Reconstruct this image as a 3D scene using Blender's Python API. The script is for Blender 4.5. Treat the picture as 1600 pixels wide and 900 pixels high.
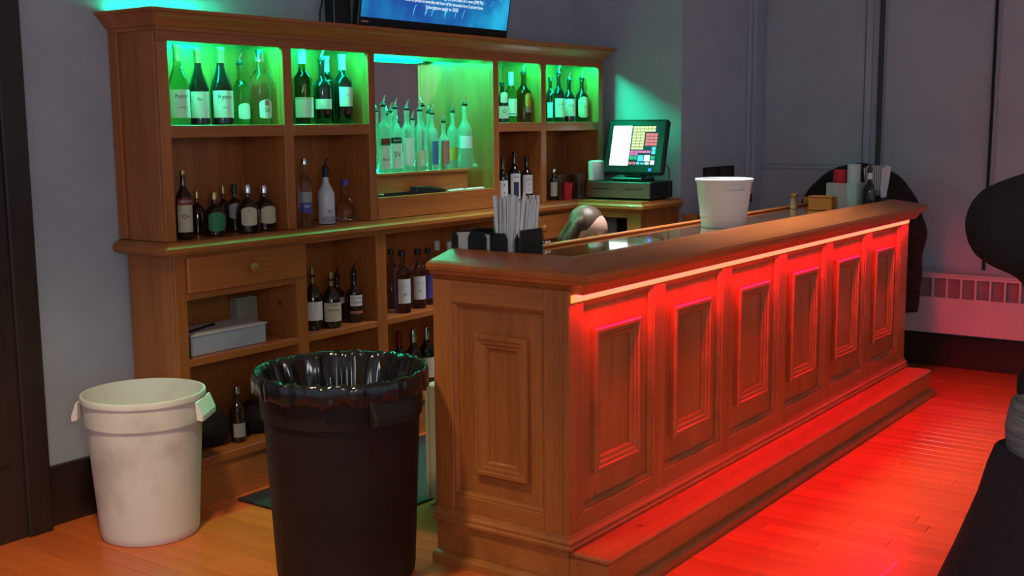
import bpy, bmesh, math, random
from mathutils import Vector, Matrix, noise
random.seed(7)
for o in list(bpy.data.objects): bpy.data.objects.remove(o)
SC = bpy.context.scene
COL = SC.collection
PI = math.pi
# ------------------------------------------------------------------ camera
CAM = (-3.029, -1.971, 1.524); YAW, PITCH, ROLL, FPX = .945, -.141, -.009, 1814.0
FW = Vector((math.sin(YAW)*math.cos(PITCH), math.cos(YAW)*math.cos(PITCH), math.sin(PITCH)))
RT0 = Vector((math.cos(YAW), -math.sin(YAW), 0)); UP0 = RT0.cross(FW)
RT = math.cos(ROLL)*RT0 + math.sin(ROLL)*UP0; UP = -math.sin(ROLL)*RT0 + math.cos(ROLL)*UP0
cd = bpy.data.cameras.new('camera'); cam = bpy.data.objects.new('camera', cd); COL.objects.link(cam)
cd.sensor_width = 36; cd.lens = FPX/1600*36; cd.clip_start = .05
cam.matrix_world = Matrix(((RT.x, UP.x, -FW.x, CAM[0]), (RT.y, UP.y, -FW.y, CAM[1]), (RT.z, UP.z, -FW.z, CAM[2]), (0, 0, 0, 1)))
SC.camera = cam
# ------------------------------------------------------------------ light
w = bpy.data.worlds.new('room_dusk'); SC.world = w; w.use_nodes = True
w.node_tree.nodes['Background'].inputs[0].default_value = (.62, .80, 1, 1)
w.node_tree.nodes['Background'].inputs[1].default_value = .47
def area(name, loc, tgt, size, power, col):
    l = bpy.data.lights.new(name, 'AREA'); l.shape = 'DISK'; l.size = size; l.energy = power; l.color = col
    o = bpy.data.objects.new(name, l); COL.objects.link(o); o.location = loc
    o.rotation_euler = (Vector(tgt)-Vector(loc)).to_track_quat('-Z', 'Y').to_euler(); return o
area('room_key_light', (-3.4, -3.0, 2.05), (.4, .9, .7), .8, 27, (1, .90, .82))  # unseen key light, hung well below the ceiling so the floor gets less
ol = area('ceiling_lamp_bar', (1.8, .68, 3.0), (1.8, .68, 0), .7, 23, (.90, .94, 1)); ol.data.spread = math.radians(74)
sl = bpy.data.lights.new('ceiling_spot_door', 'SPOT'); sl.energy = 215; sl.color = (1, .80, .46); sl.spot_size = math.radians(62); sl.spot_blend = 1; sl.shadow_soft_size = .12
so = bpy.data.objects.new('ceiling_spot_door', sl); COL.objects.link(so); so.location = (-1.5, .55, 2.85); so.rotation_euler = (Vector((-.75, 1.0, 0))-so.location).to_track_quat('-Z', 'Y').to_euler()
SC.view_settings.view_transform = 'Standard'; SC.view_settings.look = 'None'
SC.view_settings.exposure = 0; SC.view_settings.gamma = 1; SC.view_settings.use_curve_mapping = False
# ------------------------------------------------------------------ helpers
def at(u, v, ax, val):
    d = FW*FPX + RT*(u-800) + UP*(450-v); i = 'xyz'.index(ax)
    return Vector(CAM) + d*((val-CAM[i])/d[i])
def dist(p): return (Vector(p)-Vector(CAM)).dot(FW)
def tag(o, label=None, cat=None, group=None, kind=None):
    if label: o['label'] = label
    if cat: o['category'] = cat
    if group: o['group'] = group
    if kind: o['kind'] = kind
    return o
def empty(name, loc, label=None, cat=None, group=None, rz=0):
    o = bpy.data.objects.new(name, None); COL.objects.link(o); o.location = loc; o.rotation_euler = (0, 0, rz)
    o.empty_display_size = .05
    return tag(o, label, cat, group)
class MB:
    def __init__(s): s.v = []; s.f = []; s.m = []; s.cur = 0
    def add(s, vs, fs):
        n = len(s.v); s.v += [tuple(p) for p in vs]
        for f in fs: s.f.append([i+n for i in f]); s.m.append(s.cur)
        return s
    def box(s, x0, x1, y0, y1, z0, z1):
        if x0 > x1: x0, x1 = x1, x0
        if y0 > y1: y0, y1 = y1, y0
        if z0 > z1: z0, z1 = z1, z0
        v = [(x, y, z) for z in (z0, z1) for y in (y0, y1) for x in (x0, x1)]
        return s.add(v, [(0, 2, 3, 1), (4, 5, 7, 6), (0, 1, 5, 4), (2, 6, 7, 3), (0, 4, 6, 2), (1, 3, 7, 5)])
    def lathe(s, prof, c=(0, 0, 0), n=24, cap=(True, True)):
        vs = [(c[0]+r*math.cos(2*PI*k/n), c[1]+r*math.sin(2*PI*k/n), c[2]+z) for r, z in prof for k in range(n)]
        fs = []
        for i in range(len(prof)-1):
            for k in range(n):
                a, b = i*n+k, i*n+(k+1) % n; fs.append((a, b, b+n, a+n))
        if cap[0]: fs.append(tuple(range(n))[::-1])
        if cap[1]: fs.append(tuple((len(prof)-1)*n+k for k in range(n)))
        return s.add(vs, fs)
    def tube(s, pts, r, n=8, r1=None, cap=True):
        pts = [Vector(p) for p in pts]; vs = []; m = len(pts); prev = None
        for i, p in enumerate(pts):
            t = (pts[min(i+1, m-1)]-pts[max(i-1, 0)]).normalized()
            if prev is None: a = Vector((0, 0, 1)) if abs(t.z) < .9 else Vector((1, 0, 0))
            else: a = prev
            x = (a-t*a.dot(t)).normalized(); prev = x; y = t.cross(x)
            rr = r if r1 is None else r+(r1-r)*i/(m-1)
            vs += [p+(x*math.cos(2*PI*k/n)+y*math.sin(2*PI*k/n))*rr for k in range(n)]
        fs = [(i*n+k, i*n+(k+1) % n, (i+1)*n+(k+1) % n, (i+1)*n+k) for i in range(m-1) for k in range(n)]
        if cap: fs += [tuple(range(n))[::-1], tuple((m-1)*n+k for k in range(n))]
        return s.add(vs, fs)
    def prism(s, poly, ax, a, b):
        # polygon in the two other axes, extruded along axis ax from a to b
        def P(q, t): return {'x': (t, q[0], q[1]), 'y': (q[0], t, q[1]), 'z': (q[0], q[1], t)}[ax]
        n = len(poly); vs = [P(q, a) for q in poly]+[P(q, b) for q in poly]
        return s.add(vs, [tuple(range(n))[::-1], tuple(range(n, 2*n))]+[(k, (k+1) % n, (k+1) % n+n, k+n) for k in range(n)])
    def ring(s, rings, closed=True, path_closed=True):
        # rings: list over profile of list of path points
        n = len(rings[0]); m = len(rings); vs = [p for r in rings for p in r]; fs = []
        for i in range(m if closed else m-1):
            for k in range(n if path_closed else n-1):
                j = (i+1) % m; l = (k+1) % n; fs.append((i*n+k, i*n+l, j*n+l, j*n+k))
        if not path_closed and closed:
            fs.append(tuple(i*n for i in range(m))); fs.append(tuple(i*n+n-1 for i in range(m))[::-1])
        return s.add(vs, fs)
    def frame(s, P, u0, u1, v0, v1, prof):
        # mitred rectangular moulding, prof = (inset, height); P(u,v,h) -> point
        return s.ring([[P(u0+d, v0+d, h), P(u1-d, v0+d, h), P(u1-d, v1-d, h), P(u0+d, v1-d, h)] for d, h in prof], closed=True)
    def umould(s, x0, x1, yf, yb, prof, right=True):
        # moulding round a case: left return, front (at -y), right return; prof = (out, z)
        R = []
        for o, z in prof:
            r = [(x0-o, yb, z), (x0-o, yf-o, z)]
            r += [(x1+o, yf-o, z), (x1+o, yb, z)] if right else [(x1, yf-o, z)]
            R.append(r)
        return s.ring(R, closed=True, path_closed=False)
    def build(s, name, mats, parent=None, smooth=False, bevel=0, loc=None, recalc=True):
        me = bpy.data.meshes.new(name); me.from_pydata(s.v, [], s.f)
        mats = mats if isinstance(mats, (list, tuple)) else [mats]
        for m in mats: me.materials.append(m)
        if len(mats) > 1: me.polygons.foreach_set('material_index', s.m)
        if recalc or bevel:
            bm = bmesh.new(); bm.from_mesh(me); bmesh.ops.recalc_face_normals(bm, faces=bm.faces)
            if bevel:
                es = [e for e in bm.edges if len(e.link_faces) == 2 and e.calc_face_angle(0) > .6]
                bmesh.ops.bevel(bm, geom=es, offset=bevel, segments=1, affect='EDGES', clamp_overlap=True)
            bm.to_mesh(me); bm.free()
        if smooth:
            me.polygons.foreach_set('use_smooth', [True]*len(me.polygons))
            try: me.set_sharp_from_angle(angle=math.radians(40))
            except Exception: pass
        me.update()
        o = bpy.data.objects.new(name, me); COL.objects.link(o)
        if parent: o.parent = parent
        if loc: o.location = loc
        return o
def struct(o): o['kind'] = 'structure'; return o
def copy_tree(o, parent=None):
    c = o.copy(); COL.objects.link(c); c.parent = parent
    for ch in o.children: copy_tree(ch, c)
    return c
# ------------------------------------------------------------------ materials
def mat(name, col=(.5, .5, .5), rough=.5, metal=0, trans=0, ior=1.45, emit=None, es=0, spec=.5, coat=0, sss=0):
    m = bpy.data.materials.new(name); m.use_nodes = True; b = m.node_tree.nodes['Principled BSDF']
    b.inputs['Base Color'].default_value = (*col, 1); b.inputs['Roughness'].default_value = rough
    b.inputs['Metallic'].default_value = metal; b.inputs['Transmission Weight'].default_value = trans
    b.inputs['IOR'].default_value = ior; b.inputs['Specular IOR Level'].default_value = spec
    b.inputs['Coat Weight'].default_value = coat
    if sss: b.inputs['Subsurface Weight'].default_value = sss; b.inputs['Subsurface Radius'].default_value = (.01, .004, .002)
    if emit: b.inputs['Emission Color'].default_value = (*emit, 1); b.inputs['Emission Strength'].default_value = es
    return m
def vary(m, c0, c1, scale, detail=4, stretch=(1, 1, 1), bump=0, rough=None, c2=None, coords='Object', lo=.3, hi=.7):
    """procedural colour variation (noise) + optional bump on a principled material"""
    nt = m.node_tree; N = nt.nodes; L = nt.links; b = N['Principled BSDF']
    tc = N.new('ShaderNodeTexCoord'); mp = N.new('ShaderNodeMapping'); mp.inputs['Scale'].default_value = stretch
    L.new(tc.outputs[coords], mp.inputs['Vector'])
    nz = N.new('ShaderNodeTexNoise'); nz.inputs['Scale'].default_value = scale; nz.inputs['Detail'].default_value = detail
    L.new(mp.outputs[0], nz.inputs['Vector'])
    cr = N.new('ShaderNodeValToRGB'); e = cr.color_ramp.elements
    e[0].position = lo; e[0].color = (*c0, 1); e[1].position = hi; e[1].color = (*c1, 1)
    if c2: q = e.new((lo+hi)/2); q.color = (*c2, 1)
    L.new(nz.outputs[0], cr.inputs[0]); L.new(cr.outputs[0], b.inputs['Base Color'])
    if bump:
        bp = N.new('ShaderNodeBump'); bp.inputs['Strength'].default_value = bump; bp.inputs['Distance'].default_value = .01
        L.new(nz.outputs[0], bp.inputs['Height']); L.new(bp.outputs[0], b.inputs['Normal'])
    return m
def wood(name, c0, c1, axis='z', rough=.35, scale=9, coat=.15, rnd=False, spec=.5):
    m = mat(name, c0, rough, coat=coat, spec=spec); st = {'x': (.06, 1, 1), 'y': (1, .06, 1), 'z': (1, 1, .06)}[axis]
    nt = m.node_tree; N = nt.nodes; L = nt.links; b = N['Principled BSDF']
    tc = N.new('ShaderNodeTexCoord'); mp = N.new('ShaderNodeMapping'); mp.inputs['Scale'].default_value = st
    L.new(tc.outputs['Object'], mp.inputs['Vector'])
    a = N.new('ShaderNodeTexNoise'); a.inputs['Scale'].default_value = scale; a.inputs['Detail'].default_value = 6; a.inputs['Distortion'].default_value = .6
    g = N.new('ShaderNodeTexNoise'); g.inputs['Scale'].default_value = scale*11; g.inputs['Detail'].default_value = 3
    L.new(mp.outputs[0], a.inputs['Vector']); L.new(mp.outputs[0], g.inputs['Vector'])
    cr = N.new('ShaderNodeValToRGB'); e = cr.color_ramp.elements
    e[0].position = .32; e[0].color = (*c0, 1); e[1].position = .68; e[1].color = (*c1, 1)
    mx = N.new('ShaderNodeMath'); mx.operation = 'MULTIPLY_ADD'; mx.inputs[1].default_value = .35
    L.new(g.outputs[0], mx.inputs[0]); 
    sc = N.new('ShaderNodeMath'); sc.operation = 'MULTIPLY_ADD'; sc.inputs[1].default_value = .65; sc.inputs[2].default_value = 0
    L.new(a.outputs[0], sc.inputs[0]); L.new(sc.outputs[0], mx.inputs[2]); L.new(mx.outputs[0], cr.inputs[0])
    out = cr.outputs[0]
    # knots
    vo = N.new('ShaderNodeTexVoronoi'); vo.inputs['Scale'].default_value = 3.1; L.new(tc.outputs['Object'], vo.inputs['Vector'])
    kr = N.new('ShaderNodeValToRGB'); k = kr.color_ramp.elements; k[0].position = .02; k[0].color = (.35, .3, .28, 1); k[1].position = .06; k[1].color = (1, 1, 1, 1)
    L.new(vo.outputs['Distance'], kr.inputs[0])
    mm = N.new('ShaderNodeMix'); mm.data_type = 'RGBA'; mm.blend_type = 'MULTIPLY'; mm.inputs[0].default_value = 1
    L.new(out, mm.inputs[6]); L.new(kr.outputs[0], mm.inputs[7]); out = mm.outputs[2]
    if rnd:
        oi = N.new('ShaderNodeObjectInfo'); hs = N.new('ShaderNodeHueSaturation')
        mr = N.new('ShaderNodeMapRange'); mr.inputs[3].default_value = .88; mr.inputs[4].default_value = 1.08
        L.new(oi.outputs['Random'], mr.inputs[0]); L.new(mr.outputs[0], hs.inputs['Value']); L.new(out, hs.inputs['Color']); out = hs.outputs[0]
    L.new(out, b.inputs['Base Color'])
    bp = N.new('ShaderNodeBump'); bp.inputs['Strength'].default_value = .012; bp.inputs['Distance'].default_value = .004
    L.new(g.outputs[0], bp.inputs['Height']); L.new(bp.outputs[0], b.inputs['Normal'])
    return m
W0, W1 = (.30, .088, .021), (.50, .166, .040)
WZ = wood('pine_vertical', W0, W1, 'z'); WX = wood('pine_along', W0, W1, 'x'); WY = wood('pine_across', W0, W1, 'y')
BTX = wood('bar_top_along', (.40, .100, .024), (.62, .178, .042), 'x', .36, coat=.05, spec=.3); BTY = wood('bar_top_across', (.25, .08, .025), (.42, .15, .045), 'y', .22, coat=.5)
BTF = wood('bar_top_polished', (.16, .055, .018), (.28, .10, .03), 'x', .07, coat=.8)
FLOORM = wood('oak_board', (.52, .105, .022), (.70, .155, .038), 'y', .25, 7, .08, rnd=True, spec=.35)
FLOORB = wood('oak_floor', (.52, .105, .022), (.66, .15, .036), 'y', .27, 7, .08, spec=.35)
DARKW = wood('dark_stained_wood', (.022, .012, .009), (.04, .02, .014), 'z', .45, coat=.05)
WALLM = vary(mat('grey_blue_paint', rough=.75, spec=.25), (.39, .42, .51), (.44, .47, .56), 5, bump=.05)
CEILM = vary(mat('ceiling_paint', rough=.9), (.5, .5, .5), (.55, .55, .55), 4)
PANELM = vary(mat('panel_paint', rough=.6, spec=.3), (.38, .41, .49), (.44, .47, .55), 3)
RADM = vary(mat('radiator_enamel', rough=.45), (.50, .44, .48), (.56, .50, .54), 6)
GREEN = mat('green_led', (.02, .1, .05), emit=(.0, 1, .48), es=380)
GTUBE = mat('green_led_tube', (.02, .1, .05), emit=(.0, 1, .50), es=170)
RED = mat('red_led', (.1, .02, .02), emit=(1, .001, .035), es=265)
MIRROR = mat('mirror_glass', (.86, .9, .88), .015, metal=1)
BLACK = vary(mat('black_plastic', rough=.35), (.012, .012, .013), (.02, .02, .022), 20)
BLACKM = mat('black_matte', (.008, .008, .009), .7)
CHROME = mat('chrome', (.8, .8, .8), .15, metal=1)
STEEL = vary(mat('brushed_steel', rough=.3, metal=1), (.42, .42, .42), (.5, .5, .5), 60, stretch=(1, .05, 1))
WHITEP = vary(mat('white_plastic', rough=.42), (.72, .72, .70), (.78, .78, .76), 8)
PAPER = vary(mat('white_paper', rough=.8), (.74, .74, .73), (.82, .82, .81), 30)
NAPKIN = vary(mat('napkin_paper', rough=.9), (.62, .58, .53), (.7, .66, .6), 40, bump=.2)
CANW = vary(mat('grey_white_bin_plastic', rough=.5), (.55, .50, .46), (.80, .78, .75), 4, 6, lo=.30, hi=.48)
CANB = vary(mat('brown_black_bin_plastic', rough=.55, spec=.3), (.012, .007, .006), (.022, .012, .01), 6)
BAG = mat('bin_liner_film', (.010, .010, .011), .16, spec=.8)
RUBBER = vary(mat('rubber_mat', rough=.8), (.012, .013, .012), (.025, .027, .025), 90, bump=.3)
BEIGE = vary(mat('beige_enamel', rough=.5), (.56, .46, .36), (.62, .51, .41), 5)
def glass(name, col, rough=.03): return mat(name, col, rough, trans=1, ior=1.3)
G_CLEAR = glass('clear_glass', (.90, .95, .92)); G_SPIRIT = mat('spirit_glass', (.60, .84, .76), .12, trans=.75, ior=1.25); G_GREEN = glass('pale_green_glass', (.55, .75, .5)); G_AMBER = glass('amber_glass', (.55, .28, .07))
G_VIOLET = glass('violet_glass', (.6, .52, .78)); G_OLIVE = glass('olive_glass', (.42, .5, .12))
G_DARK = mat('dark_wine_glass', (.006, .008, .006), .08, spec=.7, coat=.4); G_BROWN = mat('dark_brown_glass', (.022, .009, .004), .1, spec=.7, coat=.4)
G_WHITE = mat('opaque_white_bottle', (.62, .63, .70), .25)
FOIL = mat('copper_foil', (.42, .2, .1), .35, metal=.6); GOLDC = mat('gold_cap', (.5, .36, .14), .3, metal=.8); WHITEC = mat('white_cap', (.75, .75, .75), .35)
LCREAM = vary(mat('cream_label', rough=.7), (.55, .50, .36), (.62, .57, .42), 40); LWHITE = vary(mat('white_label', rough=.7), (.72, .72, .70), (.78, .78, .76), 40)
LGREEN = mat('green_label', (.03, .22, .09), .5); LGREY = mat('grey_label', (.33, .34, .38), .5); LPURP = mat('purple_label', (.10, .07, .38), .5)
LORANGE = mat('orange_label', (.62, .25, .03), .5); LRED = mat('dark_red_label', (.24, .02, .02), .5); LPINK = mat('rose_label', (.42, .13, .13), .5); LBLUE = mat('blue_label', (.05, .13, .35), .5)
INK = mat('black_ink', (.015, .012, .015), .6); INKN = mat('navy_ink', (.03, .03, .10), .6)
REDP = mat('red_plastic', (.55, .014, .025), .3); CLEARP = mat('clear_plastic', (.85, .88, .90), .12, trans=.5, ior=1.2)
SKIN = vary(mat('skin', rough=.5, sss=.15), (.56, .31, .22), (.62, .36, .26), 9); HAIRB = vary(mat('brown_hair', rough=.45), (.05, .028, .016), (.12, .065, .035), 60, stretch=(1, 1, .1), bump=.3)
CLOTHB = vary(mat('black_coat_cloth', rough=.9), (.006, .003, .0035), (.011, .006, .007), 60, bump=.2); CLOTHP = vary(mat('dark_plum_cloth', rough=.85), (.018, .008, .012), (.028, .013, .019), 40, bump=.2)
KNIT = vary(mat('grey_knit', rough=.95), (.15, .13, .13), (.33, .30, .29), 26, 2, stretch=(.4, .4, 6), bump=.6)
COATD = vary(mat('dark_brown_fleece', rough=1), (.010, .006, .006), (.035, .02, .018), 45, 6, bump=.8)
# ------------------------------------------------------------------ text as flat print
def text_mesh(s, size):
    c = bpy.data.curves.new('t', 'FONT'); c.body = s; c.size = size; c.align_x = 'CENTER'; c.align_y = 'CENTER'; c.resolution_u = 2
    o = bpy.data.objects.new('t', c); COL.objects.link(o)
    bpy.context.view_layer.update(); me = bpy.data.meshes.new_from_object(o.evaluated_get(bpy.context.evaluated_depsgraph_get()))
    bpy.data.objects.remove(o); return me
def print_text(s, size, m, P, parent, name='lettering'):
    """flat lettering laid onto a surface, P(x,y) -> point"""
    me = text_mesh(s, size); me.materials.clear(); me.materials.append(m)
    for v in me.vertices: v.co = P(v.co.x, v.co.y)
    o = bpy.data.objects.new(name, me); COL.objects.link(o); o.parent = parent; return o
# ================================================================== SETTING
YW, XW, XF, YN, YC = 2.01, 3.14, 4.3, 1.25, 1.723
XL, XR = -.19, 3.036
CEIL = 3.1
fl = struct(MB().box(-4.5, 4.5, -4.5, 2.3, -.10, -.012).build('floor', FLOORB))
BW = .080; bid = 0
def vis_floor(x, y): return True
bmesh_cache = {}
x = -1.32
while x < XF-.01:
    y0 = -2.6 if x > .2 else (-1.2 if x > -.3 else -.2)
    y1 = YW
    y = y0-random.random()*.9
    while y < y1:
        ln = random.choice((1.5, 1.9, 2.3, 2.7)); a, b_ = max(y, y0), min(y+ln, y1)
        if b_-a > .05:
            key = round(b_-a, 3)
            if key not in bmesh_cache:
                bmesh_cache[key] = None
                o = MB().box(.0008, BW-.0008, 0.0007, key-.0007, -.012, 0).build('floor_board', FLOORM, fl, bevel=.0009)
                bmesh_cache[key] = o.data
            else:
                o = bpy.data.objects.new('floor_board', bmesh_cache[key]); COL.objects.link(o); o.parent = fl
            o.location = (x, a, 0)
        y += ln
    x += BW
struct(MB().box(-4.5, XW+.2, YW, YW+.2, -.1, CEIL).build('wall_back', WALLM))
# short return beside the cabinet and the projecting pier, then the far wall
wr = struct(MB().prism([(XW, YW+.0), (XW, YN), (XF+.2, YN), (XF+.2, YW+.2), (XW+.2, YW+.2)], 'z', -.1, CEIL).build('wall_pier', WALLM))
# dark wall box let into the pier
nh = MB(); 
for z0, z1, x0, x1 in ((1.16, 1.17, 3.44, 3.84), (1.235, 1.245, 3.44, 3.84), (1.16, 1.245, 3.43, 3.44), (1.16, 1.245, 3.84, 3.85), (1.17, 1.235, 3.63, 3.64)):
    nh.box(x0, x1, YN-.012, YN-.001, z0, z1)
nr = empty('wall_grille', (0, 0, 0), 'small dark rectangular wall grille above the white bucket', 'grille')
nh.build('frame', BLACKM, nr); MB().box(3.44, 3.84, YN-.004, YN-.001, 1.17, 1.235).build('back_plate', DARKW, nr)
lg = MB().box(XW+.02, 3.62, YN-.10, YN-.001, .945, .975).build('wall_ledge', WX); tag(lg, 'short brown wooden ledge on the wall behind the white bucket', 'ledge')
wf = struct(MB().box(XF, XF+.2, -4.5, YN+.1, -.1, CEIL).build('wall_far', WALLM))
struct(MB().box(-4.5, XF+.2, -4.5, YW+.2, CEIL, CEIL+.1).build('ceiling', CEILM))
# painted trims and flat panels over the windows of the far wall
def trim(n, x0, x1, y0, y1, z0, z1, m=PANELM): return struct(MB().box(x0, x1, y0, y1, z0, z1).build('trim_%d' % n, m, bevel=.004))
trim(1, 4.04, 4.075, YN-.018, YN, .98, CEIL); trim(2, 4.10, 4.14, YN-.028, YN, .98, CEIL)
trim(3, XF-.022, XF, .52, .56, 1.0, CEIL); trim(5, XF-.03, XF, .45, .475, 1.0, CEIL, mat('slate_trim', (.05, .055, .07), .6))
trim(4, XF-.014, XF, .57, YN-.01, 1.21, 1.235)
wp = struct(MB().box(XF-.008, XF, .57, YN-.02, 1.24, CEIL-.1).build('window_1', PANELM)); wp2 = struct(MB().box(XF-.008, XF, -.19, .43, .62, CEIL-.1).build('window_2', PANELM))
wp3 = struct(MB().box(XF-.008, XF, -1.4, -.24, .62, CEIL-.1).build('window_3', PANELM))
cord = MB().tube([(XF-.03, -.215, 2.9), (XF-.03, -.212, 1.6), (XF-.032, -.208, .62)], .009, 8).build('shade_cord', BLACKM); tag(cord, 'dark hanging cord beside the panel above the radiator', 'cord')
bb = struct(MB().box(-4.4, XL-.004, YW-.02, YW, 0, .235).build('baseboard_back', DARKW, bevel=.004))
struct(MB().box(XF-.02, XF, -4.4, YN-.002, 0, .2).build('baseboard_far', DARKW, bevel=.004))
# dark door casing on the left
dr = struct(MB().box(-1.55, -.60, YW-.045, YW-.022, .0, 2.6).build('door_1', DARKW))
MB().box(-.70, -.60, YW-.06, YW-.045, 0, 2.6).build('door_casing', DARKW, dr, bevel=.006)
for z0, z1 in ((.3, 1.1), (1.25, 2.35)):
    MB().frame(lambda u, v, h: (u, YW-.045-h, v), -1.4, -.76, z0, z1, [(0, -.004), (0, .012), (.03, .012), (.04, -.004)]).build('door_panel', DARKW, dr)
# ------------------------------------------------------------------ convector radiator below the window
rad = empty('convector_radiator', (XF-.1, -.4, .24), 'long pale convector radiator with slotted grille under the wall panels', 'radiator')
def rp(mb, n, m=RADM, bev=0): o = mb.build(n, m, None, bevel=bev); o.parent = rad; o.matrix_parent_inverse = Matrix.Translation((-(XF-.1), .4, -.24)); return o
RX = XF-.17; Y0, Y1 = -2.0, .24
rp(MB().box(RX, RX+.012, Y0, Y1, .235, .455), 'front_panel', RADM, .003); rp(MB().box(RX, XF-.024, Y0, Y1, .588, .60), 'top', RADM, .003)
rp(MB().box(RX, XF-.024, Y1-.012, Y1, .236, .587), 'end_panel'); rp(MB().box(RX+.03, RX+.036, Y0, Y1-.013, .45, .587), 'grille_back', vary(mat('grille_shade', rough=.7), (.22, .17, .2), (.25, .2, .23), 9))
rp(MB().box(RX+.001, RX+.02, Y0, Y1-.013, .236, .245), 'bottom_lip'); rp(MB().box(RX, RX+.012, Y0, Y1, .572, .5875), 'grille_rail')
yy = Y1-.02; bar0 = None
while yy > Y0:
    o = rp(MB().box(RX, RX+.02, yy-.012, yy, .456, .5715), 'grille_bar'); yy -= .083
# ================================================================== BACK BAR
# -- upper case (hutch)
XS = [(-.142, .445), (.497, .970), (1.017, 1.930), (1.979, 2.375), (2.425, 2.983)]
ZT, ZS1, ZS0, ZB = 1.847, 1.528, 1.479, 1.081
hutch = empty('back_bar_hutch', (1.42, 1.85, ZB), 'tall honey-brown wooden back bar hutch with five open bays and cornice', 'cabinet')
def hp(mb, n, m, bev=.002, parent=None):
    o = mb.build(n, m, None, bevel=bev); o.parent = parent or hutch
    o.matrix_parent_inverse = Matrix.Translation((-1.42, -1.85, -ZB)); return o
FT = .022
xe = [(XL, XS[0][0])]+[(XS[i][1], XS[i+1][0]) for i in range(4)]+[(XS[4][1], XR)]
for a, b in xe: hp(MB().box(a, b, YC, YC+FT, ZB-.002, ZT), 'stile', WZ)
hp(MB().box(XL, XR, YC, YC+FT, ZT+.0005, 1.90), 'top_rail', WX)
for i in (0, 1, 3, 4): hp(MB().box(XS[i][0]+.0005, XS[i][1]-.0005, YC, YC+FT, ZS0, ZS1), 'shelf_rail', WX)
for i in (0, 1, 3, 4):
    l = XS[i][0]-.02 if i else XL+.02; r = XS[i][1]+.02
    hp(MB().box(XS[i][0]-.012, XS[i][1]+.012, YC+FT+.001, YW-.022, ZS1-.022, ZS1), 'shelf', WX)
for k, (a, b) in enumerate(xe):
    c0, c1 = (a, a+.02) if k == 0 else ((b-.02, b) if k == 5 else ((a+b)/2-.0125, (a+b)/2+.0125))
    hp(MB().box(c0 if k else XL, c1, YC+FT+.0005, YW-.02, ZB-.002, 1.90), 'side_panel' if k in (0, 5) else 'partition', WZ)
    # the bays are lined so the partition is flush with the stile
    if k > 0: hp(MB().box(a+.001, c0-.0005, YC+FT+.0005, YW-.021, ZB-.002, ZT), 'bay_lining', WZ, 0)
    if k < 5: hp(MB().box(c1+.0005, b-.001, YC+FT+.0005, YW-.021, ZB-.002, ZT), 'bay_lining', WZ, 0)
hp(MB().box(XL+.02, XR-.02, YW-.0195, YW-.003, ZB, 1.90), 'back_board', WZ, 0)
hp(MB().box(XL, XR, YC+.001, YW-.003, 1.9005, 1.912), 'top_board', WX, 0)
hp(MB().box(XS[2][0]-.01, XS[2][1]+.01, YC+FT+.001, YW-.0215, ZT+.030, ZT+.045), 'bay_ceiling', WX, 0)
for i in (0, 1, 3, 4): hp(MB().box(XS[i][0]-.01, XS[i][1]+.01, YC+FT+.001, YW-.0215, ZT+.030, ZT+.045), 'bay_ceiling', WX, 0)
hp(MB().box(XL-.012, XL-.0005, YW-.055, YW-.003, ZB, 1.885), 'scribe_strip', WZ)
crown = [(0.0, 1.885), (.010, 1.885), (.012, 1.897), (.022, 1.902), (.030, 1.915), (.044, 1.932), (.052, 1.938), (.054, 1.946), (.066, 1.949), (.068, 1.962), (0, 1.962)]
hp(MB().umould(XL, XR-.02, YC, YW-.003, [(o+.0005, z) for o, z in crown]), 'cornice', WX, 0)
# mirror behind the middle bay and stepped bottle display
mx0, mx1 = XS[2][0]-.005, XS[2][1]+.005
hp(MB().box(mx0, mx1, YW-.0285, YW-.0225, 1.19, ZT), 'mirror', MIRROR, 0)
hp(MB().box(mx0, mx1, YC+FT+.002, YW-.03, 1.166, 1.184), 'step_shelf', WX); hp(MB().box(XS[2][0]+.0005, XS[2][1]-.0005, YC-.004, YC+FT, ZB, 1.184), 'step_front', WX)
hp(MB().box(mx0, 1.80, 1.80, 1.815, 1.1845, 1.277), 'riser_front', WX); hp(MB().box(mx0, 1.812, 1.79, YW-.03, 1.278, 1.292), 'riser_shelf', WX)
hp(MB().box(1.785, 1.80, 1.8155, YW-.03, 1.1845, 1.2775), 'riser_end', WX)
# -- worktop
wt = empty('back_bar_worktop', (1.4, 1.8, 1.065), 'long wooden back bar worktop with moulded edge running below the hutch', 'worktop')
def wtp(mb, n, m, bev=0): o = mb.build(n, m, None, bevel=bev); o.parent = wt; o.matrix_parent_inverse = Matrix.Translation((-1.4, -1.8, -1.065)); return o
RXF, RYE = 2.655, 1.235            # front edge and end of the corner return
poly = [(XL-.02, YW-.003), (XL-.02, 1.69), (RXF+.016, 1.69), (RXF+.016, RYE+.016), (XW-.003, RYE+.016), (XW-.003, YW-.003)]
wtp(MB().prism(poly, 'z', 1.042, ZB-.003), 'top_slab', WX)
edge = [(0, 1.030), (.016, 1.030), (.018, 1.036), (.024, 1.040), (.024, 1.056), (.018, 1.062), (.012, 1.064), (.010, 1.070), (0, 1.070)]
R = []
for o, z in edge:
    R.append([(XL-.02-o, YW-.003, z), (XL-.02-o, 1.69-o, z), (RXF+.016-o, 1.69-o, z), (RXF+.016-o, RYE+.016-o, z), (XW-.003, RYE+.016-o, z)])
wtp(MB().ring(R, True, False), 'edge_moulding', WX)
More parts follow.
